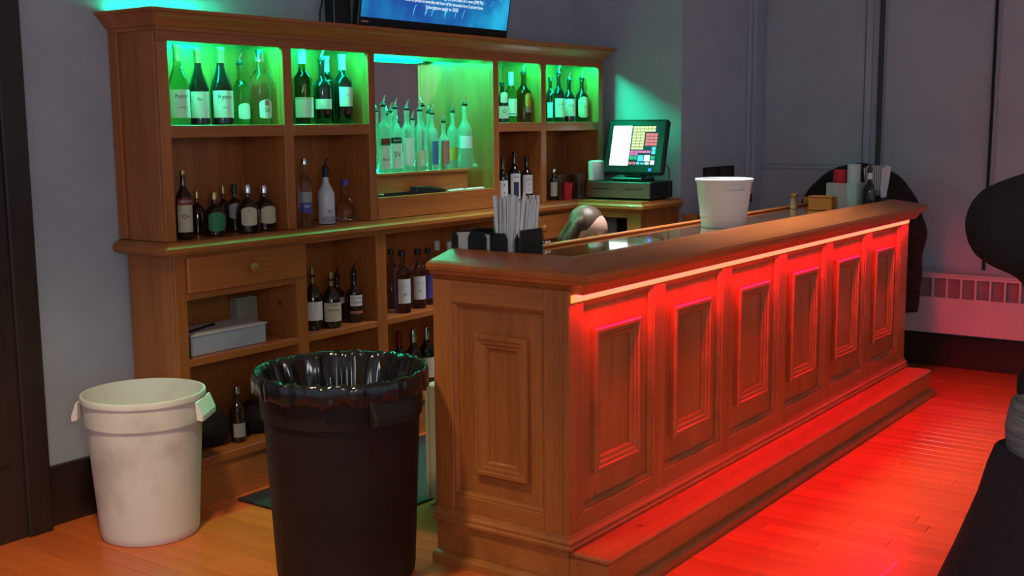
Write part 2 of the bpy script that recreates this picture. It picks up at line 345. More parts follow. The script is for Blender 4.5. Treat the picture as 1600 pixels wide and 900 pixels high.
# -- base cabinet
YL = 1.70; BX0, BX1 = XL+.01, 2.66
base = empty('back_bar_base_cabinet', (1.2, 1.85, 0), 'wooden back bar base cabinet with drawers and open shelves', 'cabinet')
def bp_(mb, n, m, bev=.002, par=None): o = mb.build(n, m, None, bevel=bev); o.parent = par or base; o.matrix_parent_inverse = Matrix.Translation((-1.2, -1.85, 0)); return o
BST = [(BX0, -.125), (.462, .522), (.972, 1.040), (1.93, 2.0), (2.60, BX1)]
for a, b in BST: bp_(MB().box(a, b, YL, YL+.022, .2, 1.041), 'stile', WZ)
BB = [(BST[i][1], BST[i+1][0]) for i in range(4)]
for i, (a, b) in enumerate(BB):
    bp_(MB().box(a+.0005, b-.0005, YL, YL+.022, 1.012, 1.041), 'top_rail', WX)
    bp_(MB().box(a+.0005, b-.0005, YL+.001, YL+.022, .578, .607), 'shelf_rail', WX)
    bp_(MB().box(a-.012, b+.012, YL+.023, YW-.024, .590, .607), 'shelf', WX)
for k, (a, b) in enumerate(BST):
    c0, c1 = (a, a+.02) if k == 0 else ((b-.02, b) if k == 4 else ((a+b)/2-.0125, (a+b)/2+.0125))
    bp_(MB().box(c0, c1, YL+.0225, YW-.024, .2 if k else 0, 1.041), 'side_panel' if k in (0, 4) else 'partition', WZ)
    if k > 0: bp_(MB().box(a+.001, c0-.0005, YL+.0225, YW-.024, .2, 1.041), 'bay_lining', WZ, 0)
    if k < 4: bp_(MB().box(c1+.0005, b-.001, YL+.0225, YW-.024, .2, 1.041), 'bay_lining', WZ, 0)
bp_(MB().box(BX0+.02, BX1-.02, YW-.0235, YW-.003, .2, 1.041), 'back_board', WZ, 0)
bp_(MB().box(BX0+.0205, BX1, YL-.015, YW-.003, .165, .1995), 'bottom_deck', WX); bp_(MB().box(BX0, BX1, YL-.005, YL+.02, 0, .164), 'kick_board', WX)
def drawer(a, b, z0, z1):
    d = bp_(MB().box(a, b, YL-.020, YL-.001, z0, z1), 'drawer', WX, .004)
    k = MB().lathe([(.009, 0), (.009, .012), (.02, .02), (.021, .028), (.012, .034)], n=14)
    k.v = [((a+b)/2+p[0], YL-.020-p[2], (z0+z1)/2+p[1]) for p in k.v]
    kb = k.build('knob', WZ, d, smooth=True); return d
drawer(-.128, .504, .873, 1.016); drawer(2.01, 2.60, .873, 1.010)
for a, b in ((BB[0][0], BB[0][1]), (BB[3][0], BB[3][1])): bp_(MB().box(a+.0005, b-.0005, YL, YL+.022, .845, .871), 'drawer_rail', WX)
# -- corner return cabinet under the till
ret = empty('corner_cabinet', (2.9, 1.45, 0), 'wooden corner return cabinet carrying the till', 'cabinet')
def rt_(mb, n, m, bev=.002): o = mb.build(n, m, None, bevel=bev); o.parent = ret; o.matrix_parent_inverse = Matrix.Translation((-2.9, -1.45, 0)); return o
ra, rb = RYE+.025, 1.669
rt_(MB().box(RXF+.03, RXF+.052, ra, ra+.09, .1, 1.029), 'stile', WZ); rt_(MB().box(RXF+.03, RXF+.052, rb-.05, rb, .1, 1.029), 'stile', WZ)
rt_(MB().box(RXF+.03, RXF+.052, ra+.091, rb-.051, .985, 1.029), 'top_rail', WY); rt_(MB().box(RXF+.03, RXF+.052, ra+.091, rb-.051, .1, .16), 'bottom_rail', WY)
rt_(MB().box(RXF+.053, XW-.003, ra, ra+.022, .0, 1.029), 'end_panel', WZ); rt_(MB().box(XW-.03, XW-.004, ra+.023, rb, .0, 1.029), 'back_board', DARKW)
rt_(MB().box(RXF+.053, XW-.031, ra+.023, rb, .1, .12), 'shelf', WY); rt_(MB().box(RXF+.05, XW-.031, ra, rb, 0, .099), 'kick_board', WY)
# ------------------------------------------------------------------ green LED strips
ZR0 = 1.2925
def led(name, x0, x1, y0, y1, z0, z1, lab, m=GREEN, group='green LED strips in the hutch bays'):
    r = empty(name, ((x0+x1)/2, (y0+y1)/2, z1), lab, 'LED strip', group)
    o = MB().box(x0, x1, y0, y1, z0, z1-.003).build('diode_band', m); p = MB().box(x0, x1, y0, y1, z1-.0028, z1).build('backing', WHITEP)
    for q in (o, p): q.parent = r; q.matrix_parent_inverse = Matrix.Translation((-(x0+x1)/2, -(y0+y1)/2, -z1))
    return r
nm = ['first bay, over the wine bottles at the left', 'second bay, over three bottles', None, 'narrow bay right of the mirror', 'last bay, above the till screen']
for i in (0, 1, 3, 4):
    led('led_strip', XS[i][0]+.03, XS[i][1]-.03, YC+FT+(.020 if i == 4 else .006), YC+FT+(.034 if i == 4 else .018), ZT+.018, ZT+.028, 'green glowing LED strip inside the hutch, '+nm[i])
# tube in the mirror bay
tb = empty('led_tube', (1.47, YC+FT+.03, ZT+.018), 'bright green LED tube above the mirror bay', 'LED tube')
t1 = MB(); t1.tube([(1.06, YC+FT+.03, ZT+.018), (1.89, YC+FT+.03, ZT+.018)], .010, 10); o = t1.build('tube', GTUBE, smooth=True)
t2 = MB().box(1.035, 1.0595, YC+FT+.015, YC+FT+.045, ZT+.005, ZT+.029).build('end_cap', WHITEP)
t3 = MB().box(1.8905, 1.915, YC+FT+.015, YC+FT+.045, ZT+.005, ZT+.029).build('end_cap', WHITEP)
for q in (o, t2, t3): q.parent = tb; q.matrix_parent_inverse = Matrix.Translation((-1.47, -(YC+FT+.03), -(ZT+.018)))
led('led_strip', XS[2][0]+.02, 1.79, YW-.037, YW-.031, ZR0, ZR0+.011, 'green glowing LED strip at the foot of the mirror behind the bottles', mat('green_led_low', (.02, .1, .05), emit=(.0, 1, .48), es=60))
led('led_strip', XL-.02, .25, 1.90, 1.912, 1.914, 1.924, 'green glowing LED strip lying on top of the hutch behind the cornice')
# ================================================================== BAR COUNTER
L_, W_ = 3.455, .555
bar = empty('bar_counter', (L_/2, W_/2, 0), 'long panelled wooden bar counter with red light under its top', 'bar counter')
def br(mb, n, m, bev=.003, par=None, smooth=False): 
    o = mb.build(n, m, None, bevel=bev, smooth=smooth); o.parent = par or bar
    o.matrix_parent_inverse = Matrix.Translation((-L_/2, -W_/2, 0)); return o
ZP0, ZP1 = .165, .9995
# front: stiles, rails, recessed fields and raised picture frames
pitch = .5527; T = .022; REC = .016
bays = [(.09+i*pitch, .09+i*pitch+.468) for i in range(6)]
se = [0.0]+[v for b in bays for v in b]+[L_]
for i in range(7): br(MB().box(se[2*i], se[2*i+1], 0, T, ZP0, ZP1), 'stile', WZ)
PROF = [(0, 0), (0, .016), (.006, .024), (.016, .024), (.020, .018), (.030, .018), (.036, .012), (.046, .011), (.052, .003), (.052, 0)]
STOP = [(0, 0), (0, REC), (.004, REC), (.014, .004), (.014, 0)]
for a, b in bays:
    br(MB().box(a+.0005, b-.0005, 0, T, .950, ZP1), 'top_rail', WX); br(MB().box(a+.0005, b-.0005, 0, T, ZP0, .258), 'bottom_rail', WX)
    br(MB().box(a-.01, b+.01, T+.0005, T+.014, .25, .96), 'field', WZ, 0)
    P = lambda u, v, h: (u, T-h, v)
    br(MB().frame(P, a+.0005, b-.0005, .2585, .9495, STOP), 'field_moulding', WX, 0)
    br(MB().frame(P, a+.078, b-.088, .362, .855, PROF), 'raised_frame', WX, 0)
# near end
for a, b in ((0.0, .097), (.473, W_)): br(MB().box(0, T, a if a else T+.0005, b, ZP0, ZP1), 'stile', WZ)
br(MB().box(0, T, .0975, .4725, .926, ZP1), 'top_rail', WY); br(MB().box(0, T, .0975, .4725, ZP0, .254), 'bottom_rail', WY)
br(MB().box(T+.0005, T+.014, .085, .485, .245, .935), 'field', WZ, 0)
P = lambda u, v, h: (T-h, u, v)
br(MB().frame(P, .0975, .4725, .2545, .9255, STOP), 'field_moulding', WY, 0); br(MB().frame(P, .165, .383, .338, .828, PROF), 'raised_frame', WZ, 0)
# far end and back
br(MB().box(L_-.022, L_, T+.0005, W_, ZP0, ZP1), 'end_panel', WZ); br(MB().box(.04, L_-.023, W_-.02, W_, .165, .62), 'back_board', WX); br(MB().box(.04, L_-.023, .04, W_-.021, .60, .62), 'inner_shelf', WX)
# plinth, step and base mouldings
bm_ = [(0, .150), (.016, .150), (.018, .160), (.012, .166), (.014, .176), (.006, .186), (.003, .198), (0, .198)]
br(MB().umould(-.0005, L_+.0005, -.0005, W_, bm_), 'base_moulding', WX, 0)
br(MB().box(.002, L_-.002, .002, W_, 0, .149), 'plinth', WX)
STEP = .155
br(MB().box(-.004, L_+.004, -STEP, -.0025, .128, .1485), 'step_tread', WX, .006); br(MB().box(0, L_, -STEP+.008, -.001, 0, .127), 'step_riser', WX)
sk = [(0, 0), (.024, 0), (.024, .026), (.016, .036), (.004, .040), (0, .040)]
br(MB().umould(-.001, L_+.001, -STEP+.0075, W_, sk), 'skirting', WX, 0)
# top: sloping arm rest round three sides, polished field, back rail
XI0, YI, XI1 = .145, .078, L_-.115
arm = [(0, 1.030), (0, 1.084), (.006, 1.092), (.026, 1.091), (.140, 1.064), (.160, 1.056), (.165, 1.046), (.161, 1.034), (.146, 1.030), (.144, 1.018), (.132, 1.010), (.122, .996), (.116, .9855), (.108, .9855), (.106, 1.0), (0, 1.0)]
br(MB().umould(XI0, XI1, YI, W_+.012, arm), 'arm_rest', BTX, 0)
br(MB().box(XI0+.001, XI1-.001, YI+.001, W_+.012, 1.012, 1.046), 'top_field', BTF, .002)
br(MB().box(.47, XI1-.002, W_-.022, W_+.012, 1.0465, 1.057), 'back_rail', BTX, .003)
# red LED strip
rs = empty('led_strip', (L_/2, -.03, .9955), 'long red LED strip fixed under the front edge of the bar top', 'LED strip')
o = MB().box(.03, L_-.03, -.022, -.010, .9860, .9900).build('diode_band', RED); q = MB().box(.03, L_-.03, -.024, -.008, .9902, .9955).build('backing', WHITEP)
q2 = MB().box(.012, L_-.012, -.0055, -.0004, .959, .984).build('glow_band', mat('rail_glow', (.5, .2, .1), emit=(1, .36, .07), es=1.1), bevel=.0015)  # added orange glow on the rail face, for the overexposed band under the strip
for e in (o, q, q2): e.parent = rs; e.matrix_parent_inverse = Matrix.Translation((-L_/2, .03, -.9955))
# ================================================================== BOTTLES
PROFS = {
 'burgundy': [(.90, 0), (1, .015), (1, .44), (.95, .50), (.72, .60), (.46, .70), (.36, .76), (.33, .82), (.33, .955), (.38, .957), (.38, .985), (.33, 1)],
 'bordeaux': [(.92, 0), (1, .015), (1, .58), (.93, .63), (.65, .69), (.40, .73), (.34, .77), (.33, .955), (.38, .957), (.38, .985), (.33, 1)],
 'liquor': [(.92, 0), (1, .015), (1, .58), (.94, .64), (.62, .70), (.40, .75), (.33, .79), (.31, .93), (.36, .935), (.36, .985), (.33, 1)],
 'tall': [(.92, 0), (1, .015), (1, .64), (.97, .68), (.75, .73), (.45, .77), (.36, .81), (.34, .94), (.40, .945), (.40, .985), (.35, 1)],
 'squat': [(.85, 0), (.97, .02), (1, .20), (.98, .45), (.86, .58), (.58, .67), (.28, .72), (.22, .76), (.22, .84), (.27, .845), (.27, .98), (.20, 1)],
 'decanter': [(.75, 0), (.95, .03), (1, .18), (.92, .34), (.62, .50), (.34, .60), (.27, .66), (.26, .80), (.34, .81), (.36, .95), (.25, 1)],
 'carafe': [(.93, 0), (1, .015), (.98, .30), (1.0, .52), (.94, .58), (.62, .68), (.42, .75), (.34, .80), (.32, .93), (.36, .935), (.36, .985), (.33, 1)]}
def radius_at(prof, t):
    for (r0, a), (r1, b) in zip(prof, prof[1:]):
        if a <= t <= b: return r0+(r1-r0)*(t-a)/max(b-a, 1e-6)
    return prof[-1][0]
CAMDIR = {}
def patch(r, h0, h1, th, half, n=10, e=.0006):
    vs = []; fs = []
    for k in range(n+1):
        a = th-half+2*half*k/n
        for hh in (h0, h1): vs.append(((r+e)*math.cos(a), (r+e)*math.sin(a), hh))
    for k in range(n): fs.append((2*k, 2*k+2, 2*k+3, 2*k+1))
    return MB().add(vs, fs)
def arch_patch(r, h0, h1, th, half, e=.0006, n=10):
    """label with rounded top and bottom"""
    vs = []; fs = []; H = h1-h0
    for k in range(n+1):
        q = -1+2*k/n; a = th+half*q; c = 1-abs(q)**3
        vs += [((r+e)*math.cos(a), (r+e)*math.sin(a), h0+H*.08*(1-c)), ((r+e)*math.cos(a), (r+e)*math.sin(a), h1-H*.22*(1-math.sqrt(max(0, 1-q*q*.98))))]
    for k in range(n): fs.append((2*k, 2*k+2, 2*k+3, 2*k+1))
    return MB().add(vs, fs)
POUR = MB()
def bottle(u, wpx, vtop, y, z, kind, glassm, lab, labels=(), cap=None, pour=None, foil=None, text=(), group=None, turn=.35, vb=None, cap_f=.93, name='bottle', tip=None):
    """u = foot position across, wpx = apparent width, vtop = apparent top; real size follows from its distance"""
    vb = vb or {1.528: 193, 1.292: 262, 1.081: 355}.get(z, 480)
    p = at(u, vb, 'y', y); p.z = z; d = dist((p.x, p.y, z+.15)); r = wpx/2*d/FPX
    top = at(u-(u-900)*.0, vtop, 'y', y).z; h = top-z
    if pour: h -= .052
    r = min(r, h*.34)
    if kind in ('burgundy', 'bordeaux', 'liquor', 'tall', 'carafe'): r = min(r, .052)
    if kind == 'squat': r *= 1.12
    for a, b in (XS if z > 1 else BB):
        if a-.05 < p.x < b+.04: p.x = min(max(p.x, a+r+.004), b-r-.004)
    p.y = min(p.y, (1.974 if z != 1.292 else 1.972)-r)
    root = empty(name, (p.x, p.y, z+.0008), lab, 'bottle', group)
    pr = PROFS[kind]
    MB().lathe([(rr*r, t*h) for rr, t in pr], n=22).build('glass_body', glassm, root, smooth=True)
    face = math.atan2(CAM[1]-p.y, CAM[0]-p.x)+turn
    for k, (t0, t1, half, lm, *sh) in enumerate(labels):
        rl = max(radius_at(pr, t0), radius_at(pr, (t0+t1)/2))*r
        (arch_patch if sh else patch)(rl, t0*h, t1*h, face, half, e=.0006+.0004*k).build('label', lm, root, smooth=True, recalc=False)
    for s, t, size, im in text:
        rl = radius_at(pr, t)*r+.0016
        def Pm(x, yy, rl=rl, t=t): a = face+x/rl; return (rl*math.cos(a), rl*math.sin(a), t*h+yy)
        print_text(s, size*r, im, Pm, root)
    if foil:
        f0 = foil[0]; prf = [(radius_at(pr, f0)*r+.001, f0*h), (radius_at(pr, min(f0+.05, .95))*r+.001, min(f0+.05, .95)*h), (radius_at(pr, .95)*r+.001, .95*h), (radius_at(pr, .96)*r+.0012, .962*h), (radius_at(pr, .97)*r+.0012, h+.0012), (.001, h+.0013)]
        MB().lathe(prf, n=18, cap=(False, True)).build('neck_foil', foil[1], root, smooth=True)
    if cap:
        rc = radius_at(pr, cap_f+.02)*r+.0016; rc = max(rc, radius_at(pr, .97)*r+.0016)
        MB().lathe([(rc, cap_f*h), (rc, h+.004), (rc*.9, h+.007)], n=18).build('cap', cap, root, smooth=True)
    if pour:
        rn = radius_at(pr, .97)*r
        MB().lathe([(rn*1.05, h+.0004), (rn*1.15, h+.004), (rn*1.15, h+.010), (rn*.7, h+.014), (rn*.45, h+.022)], n=14).build('pourer_collar', BLACK, root, smooth=True)
        c, s_ = math.cos(face+.9), math.sin(face+.9)
        MB().tube([(0, 0, h+.02), (.002*c, .002*s_, h+.032), (.012*c, .012*s_, h+.052)], .0055, 8, .003).build('pourer_spout', pour, root, smooth=True)
    return root
GT = 'bottles in the green-lit upper bays'; GM = 'bottles in front of the mirror'; GR = 'bottles on the lower hutch shelf'; GB = 'bottles in the base cabinet'
ZU = 1.528; ZM = 1.292; ZR = 1.081; ZL = .607
y1, y2 = YC+.085, YC+.215
SP = CHROME
# --- first bay
bottle(281, 34, 71, y1, ZU, 'burgundy', G_GREEN, 'pale white-wine bottle with white label, first in the upper left bay', [(.09, .44, 1.15, LWHITE)], foil=(.80, FOIL), text=[('Ryson', .36, .55, INK), ('Riesling', .22, .22, INK)], group=GT)
bottle(313, 32, 78, y1, ZU, 'burgundy', G_DARK, 'dark wine bottle with green-lit label, second in the upper left bay', [(.09, .44, 1.0, LWHITE)], foil=(.82, FOIL), text=[('Rys', .34, .4, INK)], group=GT, turn=.1)
bottle(348, 35, 75, y1, ZU, 'burgundy', G_DARK, 'dark wine bottle with white label, third in the upper left bay', [(.09, .44, 1.15, LWHITE)], foil=(.80, FOIL), text=[('Ryson', .36, .55, INK), ('Merlot', .22, .22, INK)], group=GT)
bottle(378, 28, 83, y1+.03, ZU, 'liquor', G_GREEN, 'clear liquor bottle with pourer, fourth in the upper left bay', [(.09, .36, .8, LWHITE, 1)], pour=SP, group=GT, turn=.5)
bottle(409, 33, 81, y1, ZU, 'liquor', G_CLEAR, 'clear round-shouldered bottle with picture label, fifth in the upper left bay', [(.08, .34, .75, LWHITE, 1), (.26, .33, .22, LPINK)], cap=CHROME, cap_f=.86, text=[('Le', .2, .55, INK)], group=GT, turn=.6)
# --- second bay
bottle(475, 31, 82, y1, ZU, 'liquor', G_OLIVE, 'pale bottle with broad white label, first in the second upper bay', [(.09, .37, 1.25, LWHITE), (.34, .37, 1.25, LCREAM)], cap=WHITEC, cap_f=.84, group=GT)
bottle(468, 24, 83, y2+.02, ZU, 'bordeaux', G_DARK, 'dark slim-necked bottle at the back of the second upper bay', foil=(.8, FOIL), group=GT)
bottle(505, 28, 79, y1, ZU, 'liquor', G_DARK, 'dark bottle with pourer and wavy label, middle of the second upper bay', [(.24, .40, 1.2, LWHITE)], pour=WHITEC, group=GT)
bottle(508, 24, 89, y2+.02, ZU, 'bordeaux', G_DARK, 'white-capped dark bottle behind the middle of the second upper bay', foil=(.77, WHITEC), group=GT)
bottle(537, 31, 86, y1, ZU, 'bordeaux', G_DARK, 'dark red-wine bottle with white capsule and label, right in the second upper bay', [(.25, .53, .8, LWHITE)], foil=(.78, WHITEC), text=[('~', .42, .7, INK)], group=GT, turn=.45)
# --- mirror bay
ym = 1.865
bottle(601, 21, 150, ym-.03, ZM, 'tall', G_SPIRIT, 'clear bottle with white label and pourer, first before the mirror', [(.06, .40, 1.1, LWHITE), (.42, .52, .8, LRED)], pour=SP, text=[('Rum', .2, .6, INK)], group=GM, vb=262)
bottle(619, 19, 154, ym-.03, ZM, 'tall', G_SPIRIT, 'clear bottle with black script label, second before the mirror', [(.06, .45, 1.1, LWHITE), (.46, .55, 1.1, INK)], pour=SP, text=[('SV', .28, 1.2, INK), ('BLANC', .505, .42, LWHITE)], group=GM)
bottle(637, 21, 156, ym-.03, ZM, 'tall', G_SPIRIT, 'clear bottle with plain pale label, third before the mirror', [(.10, .55, .95, LWHITE)], pour=SP, group=GM)
bottle(657, 20, 158, ym-.03, ZM, 'tall', G_SPIRIT, 'clear bottle with small gold label, fourth before the mirror', [(.08, .34, .9, LCREAM)], pour=SP, group=GM)
bottle(676, 19, 163, ym-.035, ZM, 'tall', G_SPIRIT, 'clear bottle with blue label, fifth before the mirror', [(.10, .52, .7, LBLUE)], pour=SP, group=GM, turn=.7)
bottle(694, 19, 176, ym-.04, ZM, 'liquor', G_SPIRIT, 'short clear bottle with rose-coloured label, sixth before the mirror', [(.12, .62, .8, LPINK)], pour=SP, group=GM)
bottle(708, 17, 161, ym+.035, ZM, 'tall', G_SPIRIT, 'clear bottle with orange label behind the rose-labelled one', [(.15, .38, 1.0, LORANGE)], pour=SP, group=GM)
bottle(727, 24, 150, ym-.03, ZM, 'liquor', G_SPIRIT, 'largest clear frosted bottle, last before the mirror', [(.32, .52, 1.1, G_WHITE)], pour=SP, group=GM)
bottle(646, 17, 172, ym+.05, ZM, 'tall', G_SPIRIT, 'clear bottle with dark collar standing close to the mirror', [(.1, .4, .8, LWHITE)], pour=SP, group=GM)
bottle(612, 17, 160, ym+.05, ZM, 'tall', G_SPIRIT, 'clear bottle with pale neck close to the mirror at the left', [(.1, .45, .8, LWHITE)], pour=SP, group=GM)
# --- fourth bay
bottle(785, 20, 131, y1, ZU, 'liquor', G_DARK, 'dark bottle with oval label half hidden at the left of the fourth upper bay', [(.10, .42, .9, LWHITE), (.5, .78, .6, LWHITE, 1)], cap=BLACK, text=[('O', .28, .8, INK)], group=GT, vb=191)
bottle(799, 18, 115, y1, ZU, 'liquor', G_GREEN, 'bottle with tall white cap and white label in the fourth upper bay', [(.18, .48, 1.1, LWHITE), (.13, .16, 1.1, LWHITE)], cap=WHITEC, cap_f=.76, group=GT, vb=191)
bottle(824, 25, 101, y1, ZU, 'liquor', G_AMBER, 'large amber bottle with orange crest label and long neck in the fourth upper bay', [(.32, .60, .5, LORANGE, 1), (.2, .32, .45, LPINK)], pour=SP, group=GT, turn=.7, vb=191)
# --- fifth bay
bottle(860, 17, 123, y2, ZU, 'liquor', G_BROWN, 'dark brown bottle at the far left of the last upper bay', [(.1, .45, .9, LWHITE)], cap=BLACK, group=GT, vb=189)
bottle(873, 19, 103, y1, ZU, 'bordeaux', G_DARK, 'tall dark bottle with pourer and white label in the last upper bay', [(.10, .50, .95, LWHITE)], pour=SP, text=[('Amari', .38, .5, INK)], group=GT, vb=189)
bottle(889, 20, 113, y1, ZU, 'liquor', G_BROWN, 'dark bottle with square white label in the last upper bay', [(.14, .56, 1.1, LWHITE)], pour=SP, text=[('(O)', .4, .6, INK)], group=GT, vb=189)
bottle(909, 20, 111, y1, ZU, 'liquor', G_BROWN, 'dark bottle with arched parchment label, right in the last upper bay', [(.10, .60, .9, LCREAM, 1)], pour=SP, text=[('Crow', .36, .42, INK)], group=GT, vb=189)
# --- lower shelf, first bay
yr = YC+.075
bottle(290, 25, 267, yr-.02, ZR, 'liquor', G_BROWN, 'tall brown bottle with red and cream label on the left of the lower hutch shelf', [(.10, .50, 1.15, LCREAM), (.50, .60, 1.15, LRED)], foil=(.93, GOLDC), text=[('LEROUX', .55, .48, LWHITE), ('O=', .33, .8, INK)], group=GR, vb=377, turn=.25)
bottle(309, 25, 301, y2, ZR, 'squat', G_BROWN, 'short gold-capped dark flask behind the red-labelled bottle', cap=GOLDC, cap_f=.85, group=GR, vb=360)
bottle(337, 33, 302, yr, ZR, 'squat', G_BROWN, 'squat dark flask with green arched label', [(.10, .56, .75, LGREEN, 1)], cap=GOLDC, cap_f=.85, text=[('^', .46, .4, INK)], group=GR, vb=371, turn=.2)
bottle(350, 18, 293, y2+.01, ZR, 'squat', G_BROWN, 'dark gold-capped flask behind the green-labelled flask', cap=GOLDC, cap_f=.85, group=GR, vb=352)
bottle(368, 26, 290, y2-.068, ZR, 'squat', G_BROWN, 'dark flask with grey label, between the green and cream labels', [(.28, .62, .7, LGREY, 1)], cap=BLACK, cap_f=.85, group=GR, vb=358, turn=.1)
bottle(389, 33, 291, yr-.02, ZR, 'squat', G_BROWN, 'dark flask with cream arched label beside the grey-labelled flask', [(.15, .56, .7, LCREAM, 1)], cap=CHROME, cap_f=.85, text=[('^', .46, .4, INK)], group=GR, vb=366, turn=.1)
bottle(422, 34, 291, yr+.01, ZR, 'squat', G_BROWN, 'dark flask with cream arched label at the right end of its bay', [(.15, .56, .7, LCREAM, 1)], cap=CHROME, cap_f=.85, text=[('^', .46, .4, INK)], group=GR, vb=363, turn=.45)
# --- lower shelf, second bay
bottle(478, 21, 250, yr-.02, ZR, 'tall', G_CLEAR, 'clear bottle with white and purple label', [(.20, .36, 1.1, LPURP), (.36, .52, 1.1, LGREY)], cap=CHROME, text=[('NV', .30, .7, LWHITE)], group=GR, vb=354)
bottle(511, 27, 247, yr-.01, ZR, 'carafe', G_WHITE, 'opaque white bottle with black pourer', [(.20, .26, .2, LGREY), (.02, .14, .9, LGREY, 1)], pour=BLACK, foil=(.86, BLACK), group=GR, vb=352)
bottle(541, 30, 283, yr+.02, ZR, 'decanter', G_CLEAR, 'clear round decanter bottle with blue stopper beside the white bottle', cap=LPURP, cap_f=.9, group=GR, vb=347)
# --- lower shelf, fourth bay
bottle(786, 16, 247, yr, ZR, 'bordeaux', G_DARK, 'dark bottle with lettered label half hidden behind the frame, above the straws', [(.12, .52, 1.0, LWHITE)], text=[('R', .42, .8, INK), ('B', .26, .7, INK)], group=GR, vb=318)
bottle(804, 19, 237, yr, ZR, 'bordeaux', G_DARK, 'tall dark rum bottle with white pictured label above the straws', [(.10, .58, 1.0, LWHITE), (.12, .42, .45, INKN)], text=[('Capt', .52, .5, INKN)], group=GR, vb=316)
bottle(816, 17, 247, y2, ZR, 'liquor', G_BROWN, 'brown bottle at the back, behind the tall rum bottle', cap=CHROME, group=GR, vb=305)
bottle(822, 16, 262, yr+.08, ZR, 'liquor', G_BROWN, 'short dark bottle with round blue label above the straws', [(.15, .6, .9, LGREY, 1)], text=[('O', .4, 1.0, INKN)], cap=BLACK, group=GR, vb=312)
bottle(835, 18, 246, yr, ZR, 'liquor', G_BROWN, 'brown whiskey bottle with white label beside the partition', [(.20, .62, 1.1, LWHITE)], text=[('Jack', .52, .5, INKN), ('o', .40, .7, LPURP), ('88', .28, .4, LGREY)], cap=BLACK, group=GR, vb=313)
bottle(865, 14, 266, yr, ZR, 'liquor', G_BROWN, 'dark bottle with olive label standing left of the red cup', [(.12, .6, 1.1, LCREAM)], cap=CHROME, group=GR, vb=311)
# --- base cabinet
yb = YL+.10
bottle(490, 27, 418, yb, ZL, 'squat', G_BROWN, 'dark cognac bottle half hidden behind the stile, left in the middle base bay', [(.16, .46, .9, LWHITE)], foil=(.76, GOLDC), group=GB, vb=505)
bottle(519, 27, 425, yb-.03, ZL, 'squat', G_BROWN, 'dark cognac bottle with cream label in front, middle base bay', [(.12, .46, 1.1, LCREAM)], foil=(.76, GOLDC), text=[('Hennessy', .33, .34, INK), ('COGNAC', .42, .26, INK)], group=GB, vb=507, turn=.25)
bottle(528, 22, 416, yb+.09, ZL, 'liquor', G_BROWN, 'dark bottle with pourer at the back of the middle base bay', [(.40, .54, 1.0, LWHITE)], pour=BLACK, group=GB, vb=490)
bottle(555, 24, 409, yb-.02, ZL, 'liquor', G_BROWN, 'dark bottle with two-line white label, right in the middle base bay', [(.34, .56, .95, LWHITE), (.18, .24, .95, LPINK)], text=[('SOUTHERN', .50, .34, INKN), ('COMFORT', .41, .38, INKN)], pour=BLACK, group=GB, vb=501)
bottle(613, 20, 391, yb+.10, ZL, 'tall', G_VIOLET, 'violet bottle at the back left of the base bay beside the bar end', cap=BLACK, group=GB, vb=478)
bottle(630, 25, 393, yb-.03, ZL, 'tall', G_VIOLET, 'violet-tinted bottle with white label, nearest to the partition', [(.16, .56, .95, LWHITE)], cap=BLACK, text=[('no.7', .45, .5, LGREY), ('gin', .32, .5, LGREY)], group=GB, vb=488)
bottle(654, 24, 391, yb, ZL, 'tall', G_VIOLET, 'violet-tinted bottle with white label, second from the partition', [(.16, .56, .95, LWHITE)], cap=BLACK, text=[('no.7', .45, .5, LGREY), ('gin', .32, .5, LGREY)], group=GB, vb=480)
bottle(670, 20, 390, yb+.03, ZL, 'tall', G_VIOLET, 'bottle with blue label next to the bar end', [(.12, .55, 1.0, LPURP)], cap=BLACK, group=GB, vb=476)
bottle(684, 20, 378, yb+.07, ZL, 'tall', G_CLEAR, 'clear bottle with silver-white neck showing over the bar end, left one', cap=WHITEC, cap_f=.86, group=GB, vb=470)
bottle(703, 20, 379, yb+.07, ZL, 'tall', G_CLEAR, 'clear bottle with silver-white neck showing over the bar end, right one', cap=WHITEC, cap_f=.86, group=GB, vb=468)
for u, vt, m, lb in ((626, 520, G_BROWN, 'brown bottle low behind the bin liner, left of three'), (648, 516, G_BROWN, 'dark bottle low behind the bin liner, middle of three'), (669, 512, G_DARK, 'dark bottle low behind the bin liner, right of three')):
    bottle(u, 26, vt, yb, .2, 'liquor', m, lb, [(.15, .5, 1.0, LCREAM)], cap=CHROME if u > 640 else LRED, cap_f=.8, group=GB, vb=640)
bottle(373, 23, 606, YL+.075, .2, 'liquor', G_BROWN, 'dark bottle with tilted white label standing low beside the white bin', [(.10, .36, 1.0, LGREY)], cap=CHROME, cap_f=.9, group=GB, vb=688)
# ------------------------------------------------------------------ soft dark bags beside it
def blob(name, c, s, m, lab, cat, seed, n=3, amp=.18):
    bm = bmesh.new(); bmesh.ops.create_icosphere(bm, subdivisions=n, radius=1)
    for v in bm.verts:
        k = 1+amp*noise.noise(v.co*1.7+Vector((seed, 0, 0)))+amp*.5*noise.noise(v.co*4+Vector((0, seed, 0)))
        v.co = Vector((v.co.x*s[0], v.co.y*s[1], max(v.co.z, -.72)*s[2]))*k
    zmin = min(v.co.z for v in bm.verts)
    for v in bm.verts: v.co.z -= zmin
    me = bpy.data.meshes.new(name); bm.to_mesh(me); bm.free(); me.materials.append(m)
    me.polygons.foreach_set('use_smooth', [True]*len(me.polygons))
    o = bpy.data.objects.new(name, me); COL.objects.link(o); o.location = c; return tag(o, lab, cat)
blob('cloth_bag', (.045, YL+.13, .2005), (.10, .085, .10), CLOTHB, 'crumpled dark bag in the base cabinet behind the white bin', 'bag', 2)
blob('cloth_bag', (.325, YL+.15, .2005), (.085, .09, .075), CLOTHB, 'crumpled dark bag right of the low bottle in the base cabinet', 'bag', 9)
